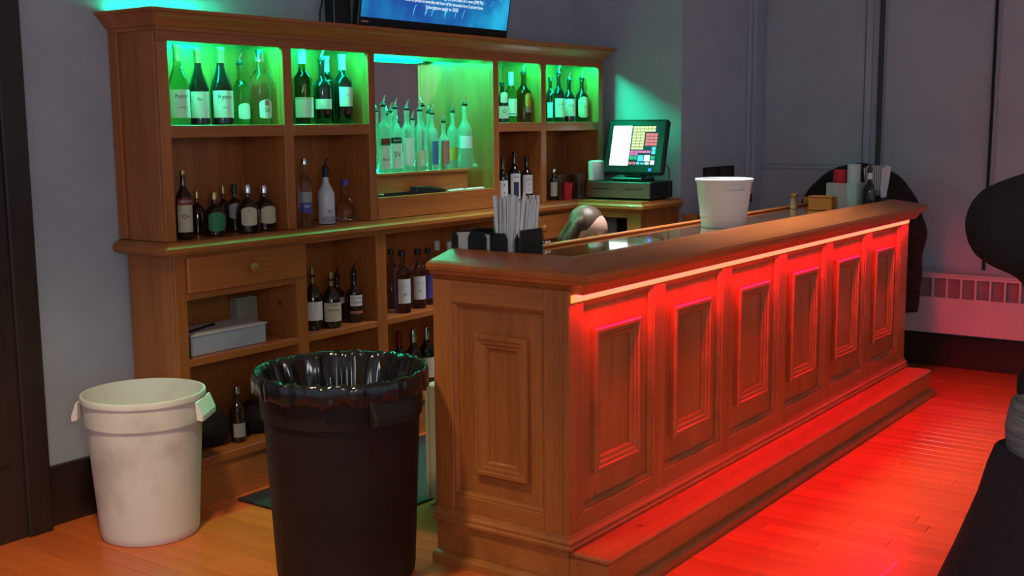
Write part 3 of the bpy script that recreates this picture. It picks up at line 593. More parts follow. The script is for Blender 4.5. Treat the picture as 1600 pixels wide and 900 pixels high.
# ------------------------------------------------------------------ ream box, pen and carton on the left shelf
bx = empty('paper_box', (.1, 1.8, ZL), 'flat white box with black end on the left base shelf', 'box', rz=0)
def loc_parts(root, *obs):
    for o in obs: o.parent = root; o.matrix_parent_inverse = root.matrix_basis.inverted()
BLUEW = vary(mat('pale_blue_board', rough=.6), (.36, .42, .52), (.44, .50, .6), 4)
loc_parts(bx, MB().box(-.085, .315, 1.745, 1.925, ZL+.001, ZL+.082).build('pages', BLUEW, bevel=.002), MB().box(-.10, -.0855, 1.74, 1.93, ZL+.001, ZL+.086).build('spine', BLACK, bevel=.002), MB().box(-.0853, .32, 1.74, 1.93, ZL+.0825, ZL+.086).build('cover', PAPER))
pn = empty('pen', (.05, 1.83, ZL+.092), 'black pen lying on the flat white box', 'pen')
loc_parts(pn, MB().tube([(-.04, 1.80, ZL+.093), (.10, 1.85, ZL+.093)], .0055, 8).build('barrel', BLACK, smooth=True), MB().tube([(.1005, 1.8502, ZL+.093), (.135, 1.8627, ZL+.093)], .0062, 8).build('cap', BLACKM, smooth=True))
KRAFT = vary(mat('grey_card', rough=.8), (.30, .27, .22), (.36, .32, .27), 12)
ct = empty('small_carton', (.385, 1.955, ZL), 'small upright grey carton behind the flat white box', 'box')
loc_parts(ct, MB().box(.325, .440, 1.932, 1.982, ZL+.001, ZL+.165).build('body', KRAFT, bevel=.002), MB().box(.328, .437, 1.935, 1.979, ZL+.1655, ZL+.168).build('flap', PAPER))
# ------------------------------------------------------------------ things on the step below the mirror
ZST = 1.1845
cl = empty('card_tray', (1.19, 1.755, ZST), 'long dark tray on the step below the mirror', 'tray')
loc_parts(cl, MB().box(1.075, 1.31, 1.738, 1.785, ZST+.0005, ZST+.006).build('base', BLACK), MB().box(1.075, 1.31, 1.734, 1.738, ZST+.0005, ZST+.016).build('rim', BLACK), MB().box(1.08, 1.30, 1.741, 1.782, ZST+.0062, ZST+.010).build('card_stack', LWHITE))
tr = empty('card_reader', (1.38, 1.765, ZST), 'black wedge-shaped handheld card reader below the mirror', 'card reader')
loc_parts(tr, MB().prism([(1.315, ZST+.0005), (1.55, ZST+.0005), (1.55, ZST+.012), (1.40, ZST+.034), (1.325, ZST+.036)], 'y', 1.742, 1.79).build('body', BLACK, bevel=.004), MB().prism([(1.42, ZST+.0325), (1.535, ZST+.0157), (1.535, ZST+.0175), (1.42, ZST+.0343)], 'y', 1.748, 1.784).build('keypad', BLACKM))
for k, (a, b, lb) in enumerate(((1.60, 1.70, 'thin folded paper slip on the step, next to the card reader'), (1.73, 1.87, 'long thin paper slip on the step, nearest the right partition'))):
    q = empty('paper_slip', ((a+b)/2, 1.76, ZST), lb, 'paper', 'paper slips below the mirror')
    loc_parts(q, MB().box(a, b, 1.742, 1.778, ZST+.0005, ZST+.0025).build('sheet', PAPER), MB().prism([(a, ZST+.003), (b, ZST+.003), (b, ZST+.008), (a+.01, ZST+.0045)], 'y', 1.744, 1.776).build('fold', PAPER))
# ------------------------------------------------------------------ television
tv = empty('television', (1.70, 1.90, 1.99), 'large flat television glowing blue above the hutch', 'television')
tv.rotation_euler = (math.radians(9), 0, 0)
TW, TH = .600, .70
MB().box(-TW, TW, 0, .035, 0, TH).build('housing', BLACK, tv, bevel=.004)
sc = mat('screen_picture', (.01, .01, .02), .25); nt = sc.node_tree; N = nt.nodes; Lk = nt.links
tcn = N.new('ShaderNodeTexCoord'); nz = N.new('ShaderNodeTexNoise'); nz.inputs['Scale'].default_value = 3.2; nz.inputs['Detail'].default_value = 3; Lk.new(tcn.outputs['Object'], nz.inputs['Vector'])
cr = N.new('ShaderNodeValToRGB'); e = cr.color_ramp.elements; e[0].position = .36; e[0].color = (.012, .07, .35, 1); e[1].position = .70; e[1].color = (.02, .45, .75, 1); q = e.new(.54); q.color = (.008, .20, .48, 1)
Lk.new(nz.outputs[0], cr.inputs[0]); b = N['Principled BSDF']; Lk.new(cr.outputs[0], b.inputs['Emission Color']); b.inputs['Emission Strength'].default_value = 1.0
scr = MB().box(-TW+.014, TW-.014, -.0015, -.0003, .042, TH-.014).build('screen', sc, tv)
TXT = mat('screen_text', (.1, .1, .1), emit=(.85, .95, 1), es=1.3)
FISH = mat('screen_glitter', (.1, .1, .1), emit=(.12, .62, .9), es=1.0)
for s, zz, xx in (('of Vision, 12x7 Customer Care @ the purchase of a new (SMRTV)', .172, .05), ('Within 30 period of ownership with hours of the transaction from Customer Home', .146, .05), ('Subscription apply to 2022', .120, .03)):
    me = text_mesh(s, .0245); wv = max(v.co.x for v in me.vertices)-min(v.co.x for v in me.vertices); bpy.data.meshes.remove(me)
    kx = min(1, .64/wv) if len(s) > 40 else 1
    print_text(s, .0245, TXT, lambda x, y, zz=zz, xx=xx, kx=kx: (xx+x*kx-.02, -.0022, zz+y), scr)
g = MB(); rr = random.Random(3)
for k in range(9):
    x0 = -.2+rr.random()*.40; z0 = .125
    g.tube([(x0, -.002, z0), (x0-.012, -.002, z0-.02), (x0-.018, -.002, z0-.035-rr.random()*.02)], .0016, 5)
for k in range(60):
    x0 = .26+rr.random()*.26; z0 = .16+rr.random()*.07; g.box(x0, x0+.003, -.0021, -.0016, z0, z0+.003)
g.build('screen_glitter', FISH, scr)['kind'] = 'stuff'
MB().box(-TW+.02, -TW+.07, -.0015, -.0003, .016, .026).build('badge', CHROME, tv); 
MB().box(-.18, .18, .0355, .075, .2, .5).build('wall_mount', BLACKM, tv)
mb_ = empty('media_box', (1.03, 1.93, 1.912), 'black box standing on the hutch at the left edge of the television', 'media box')
loc_parts(mb_, MB().box(.975, 1.09, 1.93, 1.99, 1.9127, 2.16).build('body', BLACK, bevel=.004), MB().box(.98, 1.085, 1.928, 1.9297, 1.94, 1.95).build('front_strip', CHROME))
cbl = MB().tube([(.93, 1.97, 1.916), (.925, 1.975, 1.98), (.935, 1.98, 2.05), (.955, 1.985, 2.09), (.965, 1.985, 2.14)], .004, 8).build('cable', BLACK, smooth=True); tag(cbl, 'thin black cable looping up from the hutch top to the television', 'cable')
# ------------------------------------------------------------------ till on the corner counter
ZK = ZB-.003
cdw = empty('cash_drawer', (2.9, 1.46, ZK), 'black cash drawer with green-lit steel front under the till screen', 'cash drawer')
dx0, dx1, dy0, dy1, dz0, dz1 = 2.785, 3.05, 1.255, 1.685, ZK+.010, ZK+.105
loc_parts(cdw, MB().box(dx0, dx1, dy0, dy1, dz0, dz1).build('case', BLACK, bevel=.003), *[MB().box(a, a+.03, c, c+.03, ZK+.0005, dz0-.0003).build('foot', BLACKM) for a in (dx0+.02, dx1-.05) for c in (dy0+.03, dy1-.06)])
fr = MB().box(dx0-.004, dx0-.0005, dy0+.004, dy1-.004, dz0+.004, dz1-.004).build('drawer_front', STEEL); loc_parts(cdw, fr)
for c0, c1 in ((dy0+.05, dy0+.17), (dy1-.16, dy1-.05)):
    q = MB().box(dx0-.0055, dx0-.0042, c0, c1, dz0+.052, dz0+.057).build('slot', BLACKM); q.parent = fr
k_ = MB().tube([(dx0-.008, 1.445, dz0+.03), (dx0-.0042, 1.445, dz0+.03)], .006, 10).build('lock', CHROME); k_.parent = fr
till = empty('till_monitor', (2.90, 1.44, dz1), 'black till touchscreen showing coloured buttons on the corner counter', 'till')
till.rotation_euler = (0, 0, 0)
def tl(mb, n, m, bev=0, sm=False): return mb.build(n, m, till, bevel=bev, smooth=sm)
tl(MB().box(-.07, .09, -.10, .10, .0008, .022), 'foot', BLACK, .005); tl(MB().prism([(.0, .0225), (.07, .0225), (.05, .16), (.02, .16)], 'y', -.055, .055), 'stand', BLACK, .004)
hd = bpy.data.objects.new('display', None); bpy.data.objects.remove(hd)
tilt = Matrix.Rotation(math.radians(14), 4, 'Y')   # leans back
def TP(h, y, z):   # h = out of the screen (towards -x), y across, z up the face
    v = tilt @ Vector((-h, y, z)); return (v.x-.015, v.y, v.z+.042)
def tbox(h0, h1, ya, yb2, z0, z1):
    c = [TP(h, y, z) for z in (z0, z1) for y in (ya, yb2) for h in (h1, h0)]
    return MB().add(c, [(0, 2, 3, 1), (4, 5, 7, 6), (0, 1, 5, 4), (2, 6, 7, 3), (0, 4, 6, 2), (1, 3, 7, 5)])
hs = tl(tbox(-.045, 0, -.20, .195, .0, .325), 'housing', BLACK, .012)
tl(tbox(-.08, -.0455, -.13, .13, .05, .26), 'rear_shell', BLACK, .01)
SCW = mat('till_white', (.1, .1, .1), emit=(.85, 1, 1), es=2.4); SCB = mat('till_dark', (.01, .01, .02), emit=(.02, .015, .05), es=.6)
cols = {'w': SCW, 'y': mat('till_yellow', (.1, .1, .05), emit=(.85, .85, .42), es=1.0), 'p': mat('till_pink', (.1, .05, .05), emit=(.85, .13, .22), es=1.0), 'm': mat('till_magenta', (.1, .05, .1), emit=(.75, .12, .5), es=1.0), 'c': mat('till_cyan', (.05, .1, .1), emit=(.1, .75, .85), es=1.0), 'g': mat('till_green', (.05, .1, .05), emit=(.02, .42, .25), es=1.0), 'b': mat('till_blue', (.02, .04, .1), emit=(.02, .12, 1), es=3)}
sd = tl(tbox(.0003, .001, -.150, .155, .050, .285), 'screen', SCB)
def tile(y0, y1, z0, z1, c):   # fractions from the left/top of the screen
    Y = lambda f: .155-.305*f
    Z = lambda f: .285-.235*f
    o = tbox(.0011, .0016, Y(y1), Y(y0), Z(z1), Z(z0)).build('screen_button', cols[c], sd)
    return o
o = tile(0, .41, .0, 1, 'w'); o.name = 'screen_list'
for r_ in range(2):
    for c_ in range(6): tile(.44+c_*.082, .44+c_*.082+.074, .01+r_*.075, .07+r_*.075, 'y')
for r_ in range(6):
    for c_ in range(3): tile(.44+c_*.09, .44+c_*.09+.082, .16+r_*.075, .222+r_*.075, 'y')
for r_ in range(4):
    for c_ in range(3): tile(.735+c_*.085, .735+c_*.085+.078, .19+r_*.08, .255+r_*.08, 'p')
for c_ in range(5): tile(.43+c_*.09, .43+c_*.09+.082, .625, .68, 'm')
for c_ in range(2): tile(.43+c_*.09, .43+c_*.09+.082, .69, .745, 'm')
for a in ((.43, .505, .76, .85, 'g'), (.515, .59, .76, .85, 'g'), (.61, .73, .74, .89, 'c'), (.75, .87, .74, .89, 'w'), (.895, .975, .53, .62, 'c'), (.895, .975, .63, .71, 'c'), (.895, .975, .76, .85, 'g'), (.895, .975, .87, .97, 'w'), (.43, .49, .91, .97, 'p'), (.51, .57, .91, .97, 'p'), (.59, .66, .91, .97, 'c'), (.68, .76, .92, .97, 'c'), (.78, .86, .92, .97, 'w')): tile(*a)
lt = tl(tbox(.0003, .0022, -.128, -.112, .018, .034), 'power_light', cols['b'])
tcb = MB().tube([(2.965, 1.235, ZK+.004), (2.97, 1.235, ZK+.11), (2.965, 1.235, ZK+.17), (2.945, 1.24, ZK+.20), (2.935, 1.26, ZK+.20)], .0035, 8).build('cable', BLACK, smooth=True); tag(tcb, 'thin black cable curving behind the till screen', 'cable')
rp_ = empty('receipt_printer', (2.86, 1.63, dz1), 'pale box printer glowing green left of the till screen', 'printer')
loc_parts(rp_, MB().box(2.80, 2.93, 1.648, 1.683, dz1+.0008, dz1+.115).build('body', WHITEP, bevel=.004), MB().box(2.81, 2.92, 1.655, 1.676, dz1+.1155, dz1+.12).build('lid', WHITEP))
# cups left of the drawer
def cup(name, p, r0, r1, h, m, lab, cat, group=None, up=True, n=20, rim=True, par=True):
    root = empty(name, p, lab, cat, group)
    a, b = (r0, r1) if up else (r1, r0)
    if up: pr = [(.001, .0006), (a, .0006), (b, h), (b-.0015, h), (a-.0012, .004), (.001, .004)]
    else: pr = [(b, .0006), (a, h), (.001, h), (.001, h-.002), (a-.0012, h-.002), (b-.0015, .0006)]
    MB().lathe(pr, n=n, cap=(False, False)).build('wall', m, root, smooth=True)
    z = h if up else .003
    MB().lathe([(b-.001, z-.002), (b+.0018, z-.002), (b+.0018, z+.0012), (b-.001, z+.0012)], n=n, cap=(False, False)).build('rim', m, root, smooth=True)
    return root
c0 = at(886, 309, 'y', 1.735); pz = ZK
cup('plastic_cup', (c0.x, 1.735, pz), .026, .034, .10, REDP, 'red plastic cup beside the cash drawer', 'cup')
for k, (u, yy) in enumerate(((876, 1.765), (899, 1.80), (906, 1.725))):
    q = at(u, 305, 'y', yy); cup('glass_tumbler', (q.x, yy, pz), .030, .036, .145, G_CLEAR, ['clear tumbler left of the red cup', 'clear tumbler behind the red cup', 'clear tumbler between the red cup and the cash drawer'][k], 'glass', 'clear tumblers by the cash drawer')
# ================================================================== ON THE BAR TOP
ZBT = 1.0465
# white ice bucket
bk = empty('ice_bucket', (1.83, .345, ZBT), 'white plastic ice bucket with cut-out handles on the bar top', 'bucket')
N_ = 56; H_ = .222; pr = [(.100, 0), (.104, .03), (.1045, .034), (.1035, .037), (.106, .05), (.1065, .054), (.1055, .057), (.121, .175), (.124, .205), (.131, .207), (.132, .218), (.128, .2215)]
bm = bmesh.new(); rows = []
def row(r, z, sq=1): return [bm.verts.new((r*math.cos(2*PI*k/N_), r*math.sin(2*PI*k/N_), z)) for k in range(N_)]
zs = [(.100, .0006), (.104, .03), (.1045, .034), (.1035, .037), (.1065, .053), (.1075, .056), (.1065, .06), (.114, .12), (.120, .166), (.1205, .172), (.121, .178), (.1215, .184), (.122, .190), (.1245, .206), (.131, .208), (.132, .218), (.128, .2215), (.124, .2215), (.120, .20), (.117, .170), (.112, .12), (.099, .005)]
rows = [row(r, z) for r, z in zs]; bm.faces.new(rows[0][::-1]); bm.faces.new(rows[-1])
hole = {}
for i in range(len(rows)-1):
    for k in range(N_):
        z = (zs[i][1]+zs[i+1][1])/2; ang = 2*PI*(k+.5)/N_
        inh = 9 <= i <= 11 and any(abs((ang-a0+PI) % (2*PI)-PI) < .36 for a0 in (math.radians(232), math.radians(52)))
        if inh: continue
        bm.faces.new((rows[i][k], rows[i][(k+1) % N_], rows[i+1][(k+1) % N_], rows[i+1][k]))
me = bpy.data.meshes.new('pail'); bm.to_mesh(me); bm.free(); me.materials.append(WHITEP); me.polygons.foreach_set('use_smooth', [True]*len(me.polygons))
try: me.set_sharp_from_angle(angle=math.radians(50))
except Exception: pass
o = bpy.data.objects.new('pail', me); COL.objects.link(o); o.parent = bk
for a0 in (math.radians(232), math.radians(52)):
    pts = []
    for k in range(25):
        t = 2*PI*k/24; a = a0+.43*math.cos(t); z = .181+.0145*math.sin(t); pts.append(((.1225+(z-.172)*.1)*math.cos(a), (.1225+(z-.172)*.1)*math.sin(a), z))
    MB().tube(pts, .0042, 8).build('handle_rim', WHITEP, bk, smooth=True)
MB().box(.126, .128, -.03, .0, .11, .15).build('side_print', INK, bk)
bk.children[-1].rotation_euler = (0, 0, math.radians(-38))
# straws caddy on the near corner
cx, cyy = .225, .445
cad = empty('bar_caddy', (cx, cyy, ZBT), 'black bar caddy with white napkins and wrapped straws on the near corner', 'caddy')
def cp(mb, n, m, bev=.002, sm=False): o = mb.build(n, m, cad, bevel=bev, smooth=sm); return o
cp(MB().box(-.07, .07, -.148, .148, .0005, .006), 'base', BLACK)
zc = .105
for a, b in ((-.148, -.126), (-.098, -.030), (-.008, .075), (.118, .148)):
    n_ = 8; poly = [(a, .0065), (b, .0065)]+[(b-(b-a)*.0, zc-.02), (b-.012, zc)] + [(a+.012, zc), (a, zc-.02)]
    cp(MB().prism(poly, 'x', -.07, -.066), 'front_tab', BLACK)
cp(MB().box(.066, .07, -.148, .148, .0065, zc), 'back_wall', BLACK); cp(MB().box(-.065, .065, .144, .148, .0065, .10), 'side_wall', BLACK); cp(MB().box(-.065, .065, -.148, -.144, .0065, .118), 'side_wall', BLACK)
cp(MB().box(-.065, .065, -.022, -.018, .0065, .10), 'divider', BLACK); cp(MB().box(-.015, -.011, -.0175, .1435, .0065, .10), 'divider', BLACK)
nk = empty('napkin_stack', (cx-.04, cyy+.062, ZBT+.006), 'stack of folded napkins in the caddy on the near corner', 'napkins')
for k in range(7):
    t = .0058; x0 = -.024+k*t
    MB().prism([(-.076, .001), (.074, .001), (.074, .092-.002*k), (.0, .098-.002*k), (-.076, .090-.002*k)], 'x', x0, x0+t-.0006).build('napkin', NAPKIN, nk)
rs_ = random.Random(5)
proto = None
for k in range(64):
    bx_, by_ = -.055+.11*rs_.random(), -.132+.10*rs_.random()
    lean = (.02*(rs_.random()-.5), (by_+.082)*.42+.012*(rs_.random()-.5)); h = .205+.022*rs_.random() if k else .245
    if k == 0: bx_, by_, lean = -.05, -.128, (0, -.028)
    if proto is None:
        proto = empty('paper_straw', (0, 0, 0), 'paper-wrapped white straw standing in the near bar caddy', 'straw', 'wrapped straws in the near caddy')
        MB().box(-.0055, .0055, -.0025, .0025, 0, .2).build('wrapper', PAPER, proto, bevel=.001); MB().box(-.0046, .0046, -.0007, .0007, .2002, .212).build('crimped_end', PAPER, proto)
        s_ = proto
    else: s_ = copy_tree(proto)
    s_.location = (cx+bx_, cyy+by_, ZBT+.0065)
    dv = Vector((lean[0], lean[1], h)).normalized(); s_.rotation_mode = 'QUATERNION'
    s_.rotation_quaternion = dv.to_track_quat('Z', 'Y') @ Matrix.Rotation(rs_.random()*PI, 4, 'Z').to_quaternion(); s_.scale = (1, 1, h/.212)
proto['label'] = 'tallest paper-wrapped straw, leaning out at the right of the near caddy'
STIR = mat('pale_stirrer', (.6, .5, .42), .5); proto = None
for k in range(12):
    if proto is None:
        proto = empty('drink_stirrer', (0, 0, 0), 'thin pale drink stirrer in the near bar caddy beside the straws', 'stirrer', 'stirrers in the near caddy'); s_ = proto
        MB().tube([(0, 0, 0), (0, 0, .13)], .0016, 6).build('stick', STIR, proto); MB().tube([(0, 0, .1302), (0, 0, .136)], .0026, 6).build('tip', STIR, proto)
    else: s_ = copy_tree(proto)
    s_.location = (cx+.02+.035*rs_.random(), cyy+.0+.045*rs_.random(), ZBT+.0065); s_.rotation_euler = (.12*(rs_.random()-.5), .12*(rs_.random()-.5), 0)
# folded grey cloth and tinsel beside the caddy
blob('bar_towel', (.33, .40, ZBT), (.05, .075, .035), vary(mat('grey_towel', rough=1), (.24, .25, .2), (.32, .33, .27), 50, bump=.5), 'crumpled grey-green bar towel right of the near caddy', 'towel', 4, amp=.3)
TINS = mat('green_tinsel', (.02, .30, .10), .3, metal=.5)
def tinsel(pts, n, lab, seed):
    rr = random.Random(seed); m = MB()
    root = empty('tinsel_garland', pts[0], lab, 'garland')
    for i in range(n):
        t = rr.random()*(len(pts)-1); k = int(t); p = Vector(pts[k]).lerp(Vector(pts[min(k+1, len(pts)-1)]), t-k)-Vector(pts[0])
        d = Vector((rr.random()-.5, rr.random()-.5, rr.random()*.7)).normalized()*(.012+.012*rr.random()); sd_ = Vector((rr.random()-.5, rr.random()-.5, rr.random()-.5))*.002
        m.add([p-sd_, p+sd_, p+d+sd_*.4], [(0, 1, 2)])
    m.build('strands', TINS, root, recalc=False)['kind'] = 'stuff'
    MB().tube([Vector(p)-Vector(pts[0]) for p in pts], .001, 5).build('core', TINS, root)
tinsel([(.06, W_+.03, 1.040), (.10, W_+.045, 1.04), (.14, W_+.03, 1.045), (.16, W_+.045, 1.05)], 60, 'small green tinsel bit hanging at the near end of the bar top', 4)
bd = MB()
rr = random.Random(12)
p0 = at(838, 379, 'z', 1.06); 
bdr = empty('bead_garland', (.56, W_-.005, 1.0525), 'short string of white and green beads on the back rail', 'garland')
for k in range(9):
    mbx = MB(); mbx.lathe([(.001, -.006), (.005, -.003), (.006, 0), (.005, .003), (.001, .006)], (.0+.018*k, -.004*math.sin(k), .0112), n=8)
    mbx.build('bead', WHITEC if k % 3 else TINS, bdr, smooth=True)
# turned wooden shaker
sh = empty('wooden_shaker', (3.02, .495, ZBT), 'small turned wooden shaker standing alone beyond the ice bucket', 'shaker')
TW1 = wood('turned_wood', (.33, .17, .08), (.46, .26, .13), 'z', .4, 30)
MB().lathe([(.020, .0005), (.021, .01), (.0175, .02), (.019, .04), (.017, .06), (.019, .064)], n=18).build('body', TW1, sh, smooth=True); MB().lathe([(.0195, .0645), (.023, .072), (.022, .082), (.012, .088), (.002, .089)], n=18).build('head', GOLDC, sh, smooth=True)
# far-end group
ab = empty('amber_box', (3.02, .33, ZBT), 'small amber-brown box beside the cup bin at the far bar end', 'box')
AMB = vary(mat('amber_card', rough=.6), (.42, .12, .015), (.5, .16, .02), 10)
MB().box(-.045, .045, -.065, .065, .0008, .068).build('body', AMB, ab, bevel=.003); MB().box(-.047, .047, -.067, .067, .0685, .076).build('lid', AMB, ab, bevel=.002)
bin_ = empty('cup_bin', (3.11, .235, ZBT), 'clear plastic bin holding stacked cups at the far bar end', 'bin')
CB = mat('clear_acrylic', (.75, .85, .8), .12, trans=.75, ior=1.2)
b0, b1, c0_, c1_ = -.075, .075, -.085, .085
for (a, b, c, d, n) in ((b0, b1, c0_, c0_+.004, 'side_wall'), (b0, b1, c1_-.004, c1_, 'side_wall'), (b0, b0+.004, c0_+.0045, c1_-.0045, 'end_wall'), (b1-.004, b1, c0_+.0045, c1_-.0045, 'end_wall')): MB().box(a, b, c, d, .0055, .145).build(n, CB, bin_)
MB().box(b0, b1, c0_, c1_, .0008, .005).build('base', CB, bin_)
for i, (dx, dy, m, nn, lab, g_) in enumerate(((0, .036, REDP, 8, 'red plastic cup upside down in the stack at the far bar end', 'stacked red cups at the far bar end'), (.0, -.038, CLEARP, 10, 'clear plastic cup upside down in the stack beside the red cups', 'stacked clear cups at the far bar end'))):
    pc = None
    for k in range(nn):
        zc_ = ZBT+.006+k*.016+(0 if i == 0 else .0)
        if pc is None: pc = cup('plastic_cup', (3.11+dx, .235+dy, zc_), .026, .036, .095, m, lab, 'cup', g_, up=False)
        else: q = copy_tree(pc); q.location = (3.11+dx, .235+dy, zc_)
    q['label'] = ('topmost red plastic cup' if i == 0 else 'topmost clear plastic cup')+' of its stack at the far bar end'
p = Vector((3.20, .105, ZBT))
dbt = empty('bottle', p, 'dark bitters bottle with white neck label between cup bin and napkins', 'bottle')
MB().lathe([(.028, .0006), (.030, .004), (.030, .10), (.026, .125), (.012, .15), (.011, .20), (.013, .202), (.013, .215)], n=18).build('glass_body', G_BROWN, dbt, smooth=True); MB().lathe([(.0128, .165), (.0128, .198)], n=14, cap=(False, False)).build('neck_label', LWHITE, dbt, smooth=True); MB().lathe([(.0145, .2155), (.0145, .222), (.006, .224), (.005, .245)], n=12).build('pourer', BLACK, dbt, smooth=True)
nb = empty('napkin_caddy', (3.20, .025+.0, ZBT), 'black napkin holder with fanned white napkins at the far bar end', 'caddy')
nb.location = (3.283, .128, ZBT); dbt.location = (3.125, .115, ZBT)
MB().box(-.055, .055, -.04, .04, .0006, .006).build('base', BLACK, nb, bevel=.001)
for a, b, c, d in ((-.055, -.051, -.04, .04), (.051, .055, -.04, .04)): MB().box(a, b, c, d, .0065, .105).build('end_wall', BLACK, nb)
MB().box(-.0505, .0505, .036, .04, .0065, .105).build('back_wall', BLACK, nb); MB().box(-.0505, .0505, -.04, -.036, .0065, .06).build('front_wall', BLACK, nb)
fan = empty('napkin_stack', (3.283, .128, ZBT+.0065), 'fan of white napkins in the holder at the far bar end', 'napkins')
for k in range(9):
    yk = -.032+k*.0078; sp = .0045*(k-4)
    MB().add([(-.046, yk, .0005), (.046, yk, .0005), (.075, yk+sp, .215), (.02, yk+sp+.004, .226), (-.03, yk+sp, .219), (-.075, yk+sp, .21)] + [(-.046, yk+.003, .0005), (.046, yk+.003, .0005), (.075, yk+sp+.003, .215), (.02, yk+sp+.007, .226), (-.03, yk+sp+.003, .219), (-.075, yk+sp+.003, .21)], [(0, 1, 2, 3, 4, 5), (6, 7, 8, 9, 10, 11)]+[(i, (i+1) % 6, (i+1) % 6+6, i+6) for i in range(6)]).build('napkin', PAPER, fan)
# ================================================================== BINS
def bin_can(loc, H, R, Rb, m, lab, name, rz):
    root = empty(name, loc, lab, 'bin', rz=rz)
    pr = [(Rb*.97, .0006), (Rb, .012), (Rb+.002, .03), (R*.925, H*.80), (R*.955, H*.805), (R*.975, H*.955), (R*1.0, H*.96), (R*1.005, H*.985), (R*.995, H), (R*.965, H), (R*.945, H*.96), (R*.90, H*.8), (Rb*.97, .02), (.01, .012)]
    MB().lathe(pr, n=56, cap=(True, False)).build('body', m, root, smooth=True)
    for s in (0, PI):
        hb = MB(); ca, sa = math.cos(s), math.sin(s)
        prof = [(R*.965, H*.955), (R*1.0, H*.955), (R*1.10, H*.86), (R*1.105, H*.825), (R*1.085, H*.82), (R*.985, H*.83)]
        wv = []
        for yy, k in ((-.085, 0), (-.07, 1), (.07, 1), (.085, 0)):
            wv.append([((x if k else R*.97+(x-R*.97)*.86)*ca-yy*sa, (x if k else R*.97+(x-R*.97)*.86)*sa+yy*ca, z) for x, z in prof])
        n = len(prof); vs = [p for w_ in wv for p in w_]; fs = [tuple(range(n)), tuple(3*n+i for i in range(n))[::-1]]
        for j in range(3):
            for i in range(n): fs.append((j*n+i, j*n+(i+1) % n, (j+1)*n+(i+1) % n, (j+1)*n+i))
        hb.add(vs, fs).build('handle', m, root, bevel=.003)
    return root
wc = at(245, 805, 'z', 0)
wbin = bin_can((-.398, 1.635, .0008), .545, .226, .180, CANW, 'large off-white plastic bin with side handles by the back bar', 'rubbish_bin', math.radians(-56))
bbin = bin_can((-.262, .742, .0008), .70, .283, .235, CANB, 'large dark plastic bin lined with a black bag beside the bar end', 'rubbish_bin', math.radians(-102))
# liner
BZ, BR = .70, .283
bm = bmesh.new(); Nn = 180; rowsv = []
path = [(1.03, -.058), (1.04, -.05), (1.045, -.025), (1.045, -.004), (1.02, .012), (.985, .010), (.95, -.01), (.91, -.06), (.86, -.14), (.80, -.24), (.70, -.32), (.45, -.36), (.05, -.37)]
for j, (rr_, dz) in enumerate(path):
    rowv = []
    for k in range(Nn):
        a = 2*PI*k/Nn; c, s = math.cos(a), math.sin(a)
        amp = [.014, .012, .008, .010, .014, .014, .018, .026, .034, .04, .03, .03, .005][j]
        f = noise.noise(Vector((c*9, s*9, j*.25)))*amp + noise.noise(Vector((c*24, s*24, j*.15+5)))*amp*.7
        zz = noise.noise(Vector((c*20, s*20, 3)))*(.014 if j in (0, 1, 3, 4, 5) else 0)+noise.noise(Vector((c*5, s*5, 8)))*(.018 if j < 1 else .0)
        r = BR*rr_+f*(1 if j > 5 else .5)
        if j <= 3: r = max(r, BR*1.018)
        rowv.append(bm.verts.new((r*c, r*s, BZ+.006+dz+zz*(.6 if j == 4 else 1))))
    rowsv.append(rowv)
for j in range(len(path)-1):
    for k in range(Nn): bm.faces.new((rowsv[j][k], rowsv[j][(k+1) % Nn], rowsv[j+1][(k+1) % Nn], rowsv[j+1][k]))
me = bpy.data.meshes.new('bin_liner'); bm.to_mesh(me); bm.free(); me.materials.append(BAG); me.polygons.foreach_set('use_smooth', [True]*len(me.polygons))
liner = bpy.data.objects.new('bin_liner', me); COL.objects.link(liner); liner.location = (-.262, .742, .0); tag(liner, 'crinkled glossy black liner folded over the rim of the dark bin', 'bin liner')
# ------------------------------------------------------------------ behind the bar on the floor
ml = MB().box(.03, 2.3, .985, 1.64, .0005, .012).build('rubber_mat', RUBBER, bevel=.003); tag(ml, 'black rubber floor mat behind the bar', 'mat')
fr_ = empty('undercounter_cooler', (.62, .80, .0), 'pale beige undercounter cooler behind the near bar end', 'cooler')
loc_parts(fr_, MB().box(.43, .90, .66, .945, .03, .50).build('case', BEIGE, bevel=.006), MB().box(.43, .90, .9455, .965, .03, .50).build('door', BEIGE, bevel=.004), *[MB().box(a, a+.03, c, c+.03, .0005, .0297).build('foot', BLACKM) for a in (.45, .85) for c in (.68, .90)])
# ================================================================== CHAIR WITH DARK FLEECE
ch = empty('covered_chair', (3.86, .42, 0), 'dark brown fleece-covered round-backed chair at the far bar end', 'chair')
bm = bmesh.new(); nu, nv = 48, 36; rows = []
for j in range(nv+1):
    t = j/nv; rowv = []
    for k in range(nu):
        a = 2*PI*k/nu; z = .40+.87*t
        ww = .40*(1-max(0, (t-.45)/.55)**2.3)**.5 if t < 1 else 0.02; ww *= .94+.06*math.sin(t*2)
        dd = .09*(1-max(0, (t-.6)/.4)**2.5*.8)
        x_ = dd*math.copysign(abs(math.cos(a))**.8, math.cos(a)); y_ = ww*math.copysign(abs(math.sin(a))**.8, math.sin(a))
        k2 = 1+.05*noise.noise(Vector((x_*9, y_*9, z*7)))
        rowv.append(bm.verts.new((x_*k2, y_*k2, z+.012*noise.noise(Vector((y_*12, 2, 1))))))
    rows.append(rowv)
for j in range(nv):
    for k in range(nu): bm.faces.new((rows[j][k], rows[j][(k+1) % nu], rows[j+1][(k+1) % nu], rows[j+1][k]))
bm.faces.new(rows[0][::-1]); bm.faces.new(rows[-1])
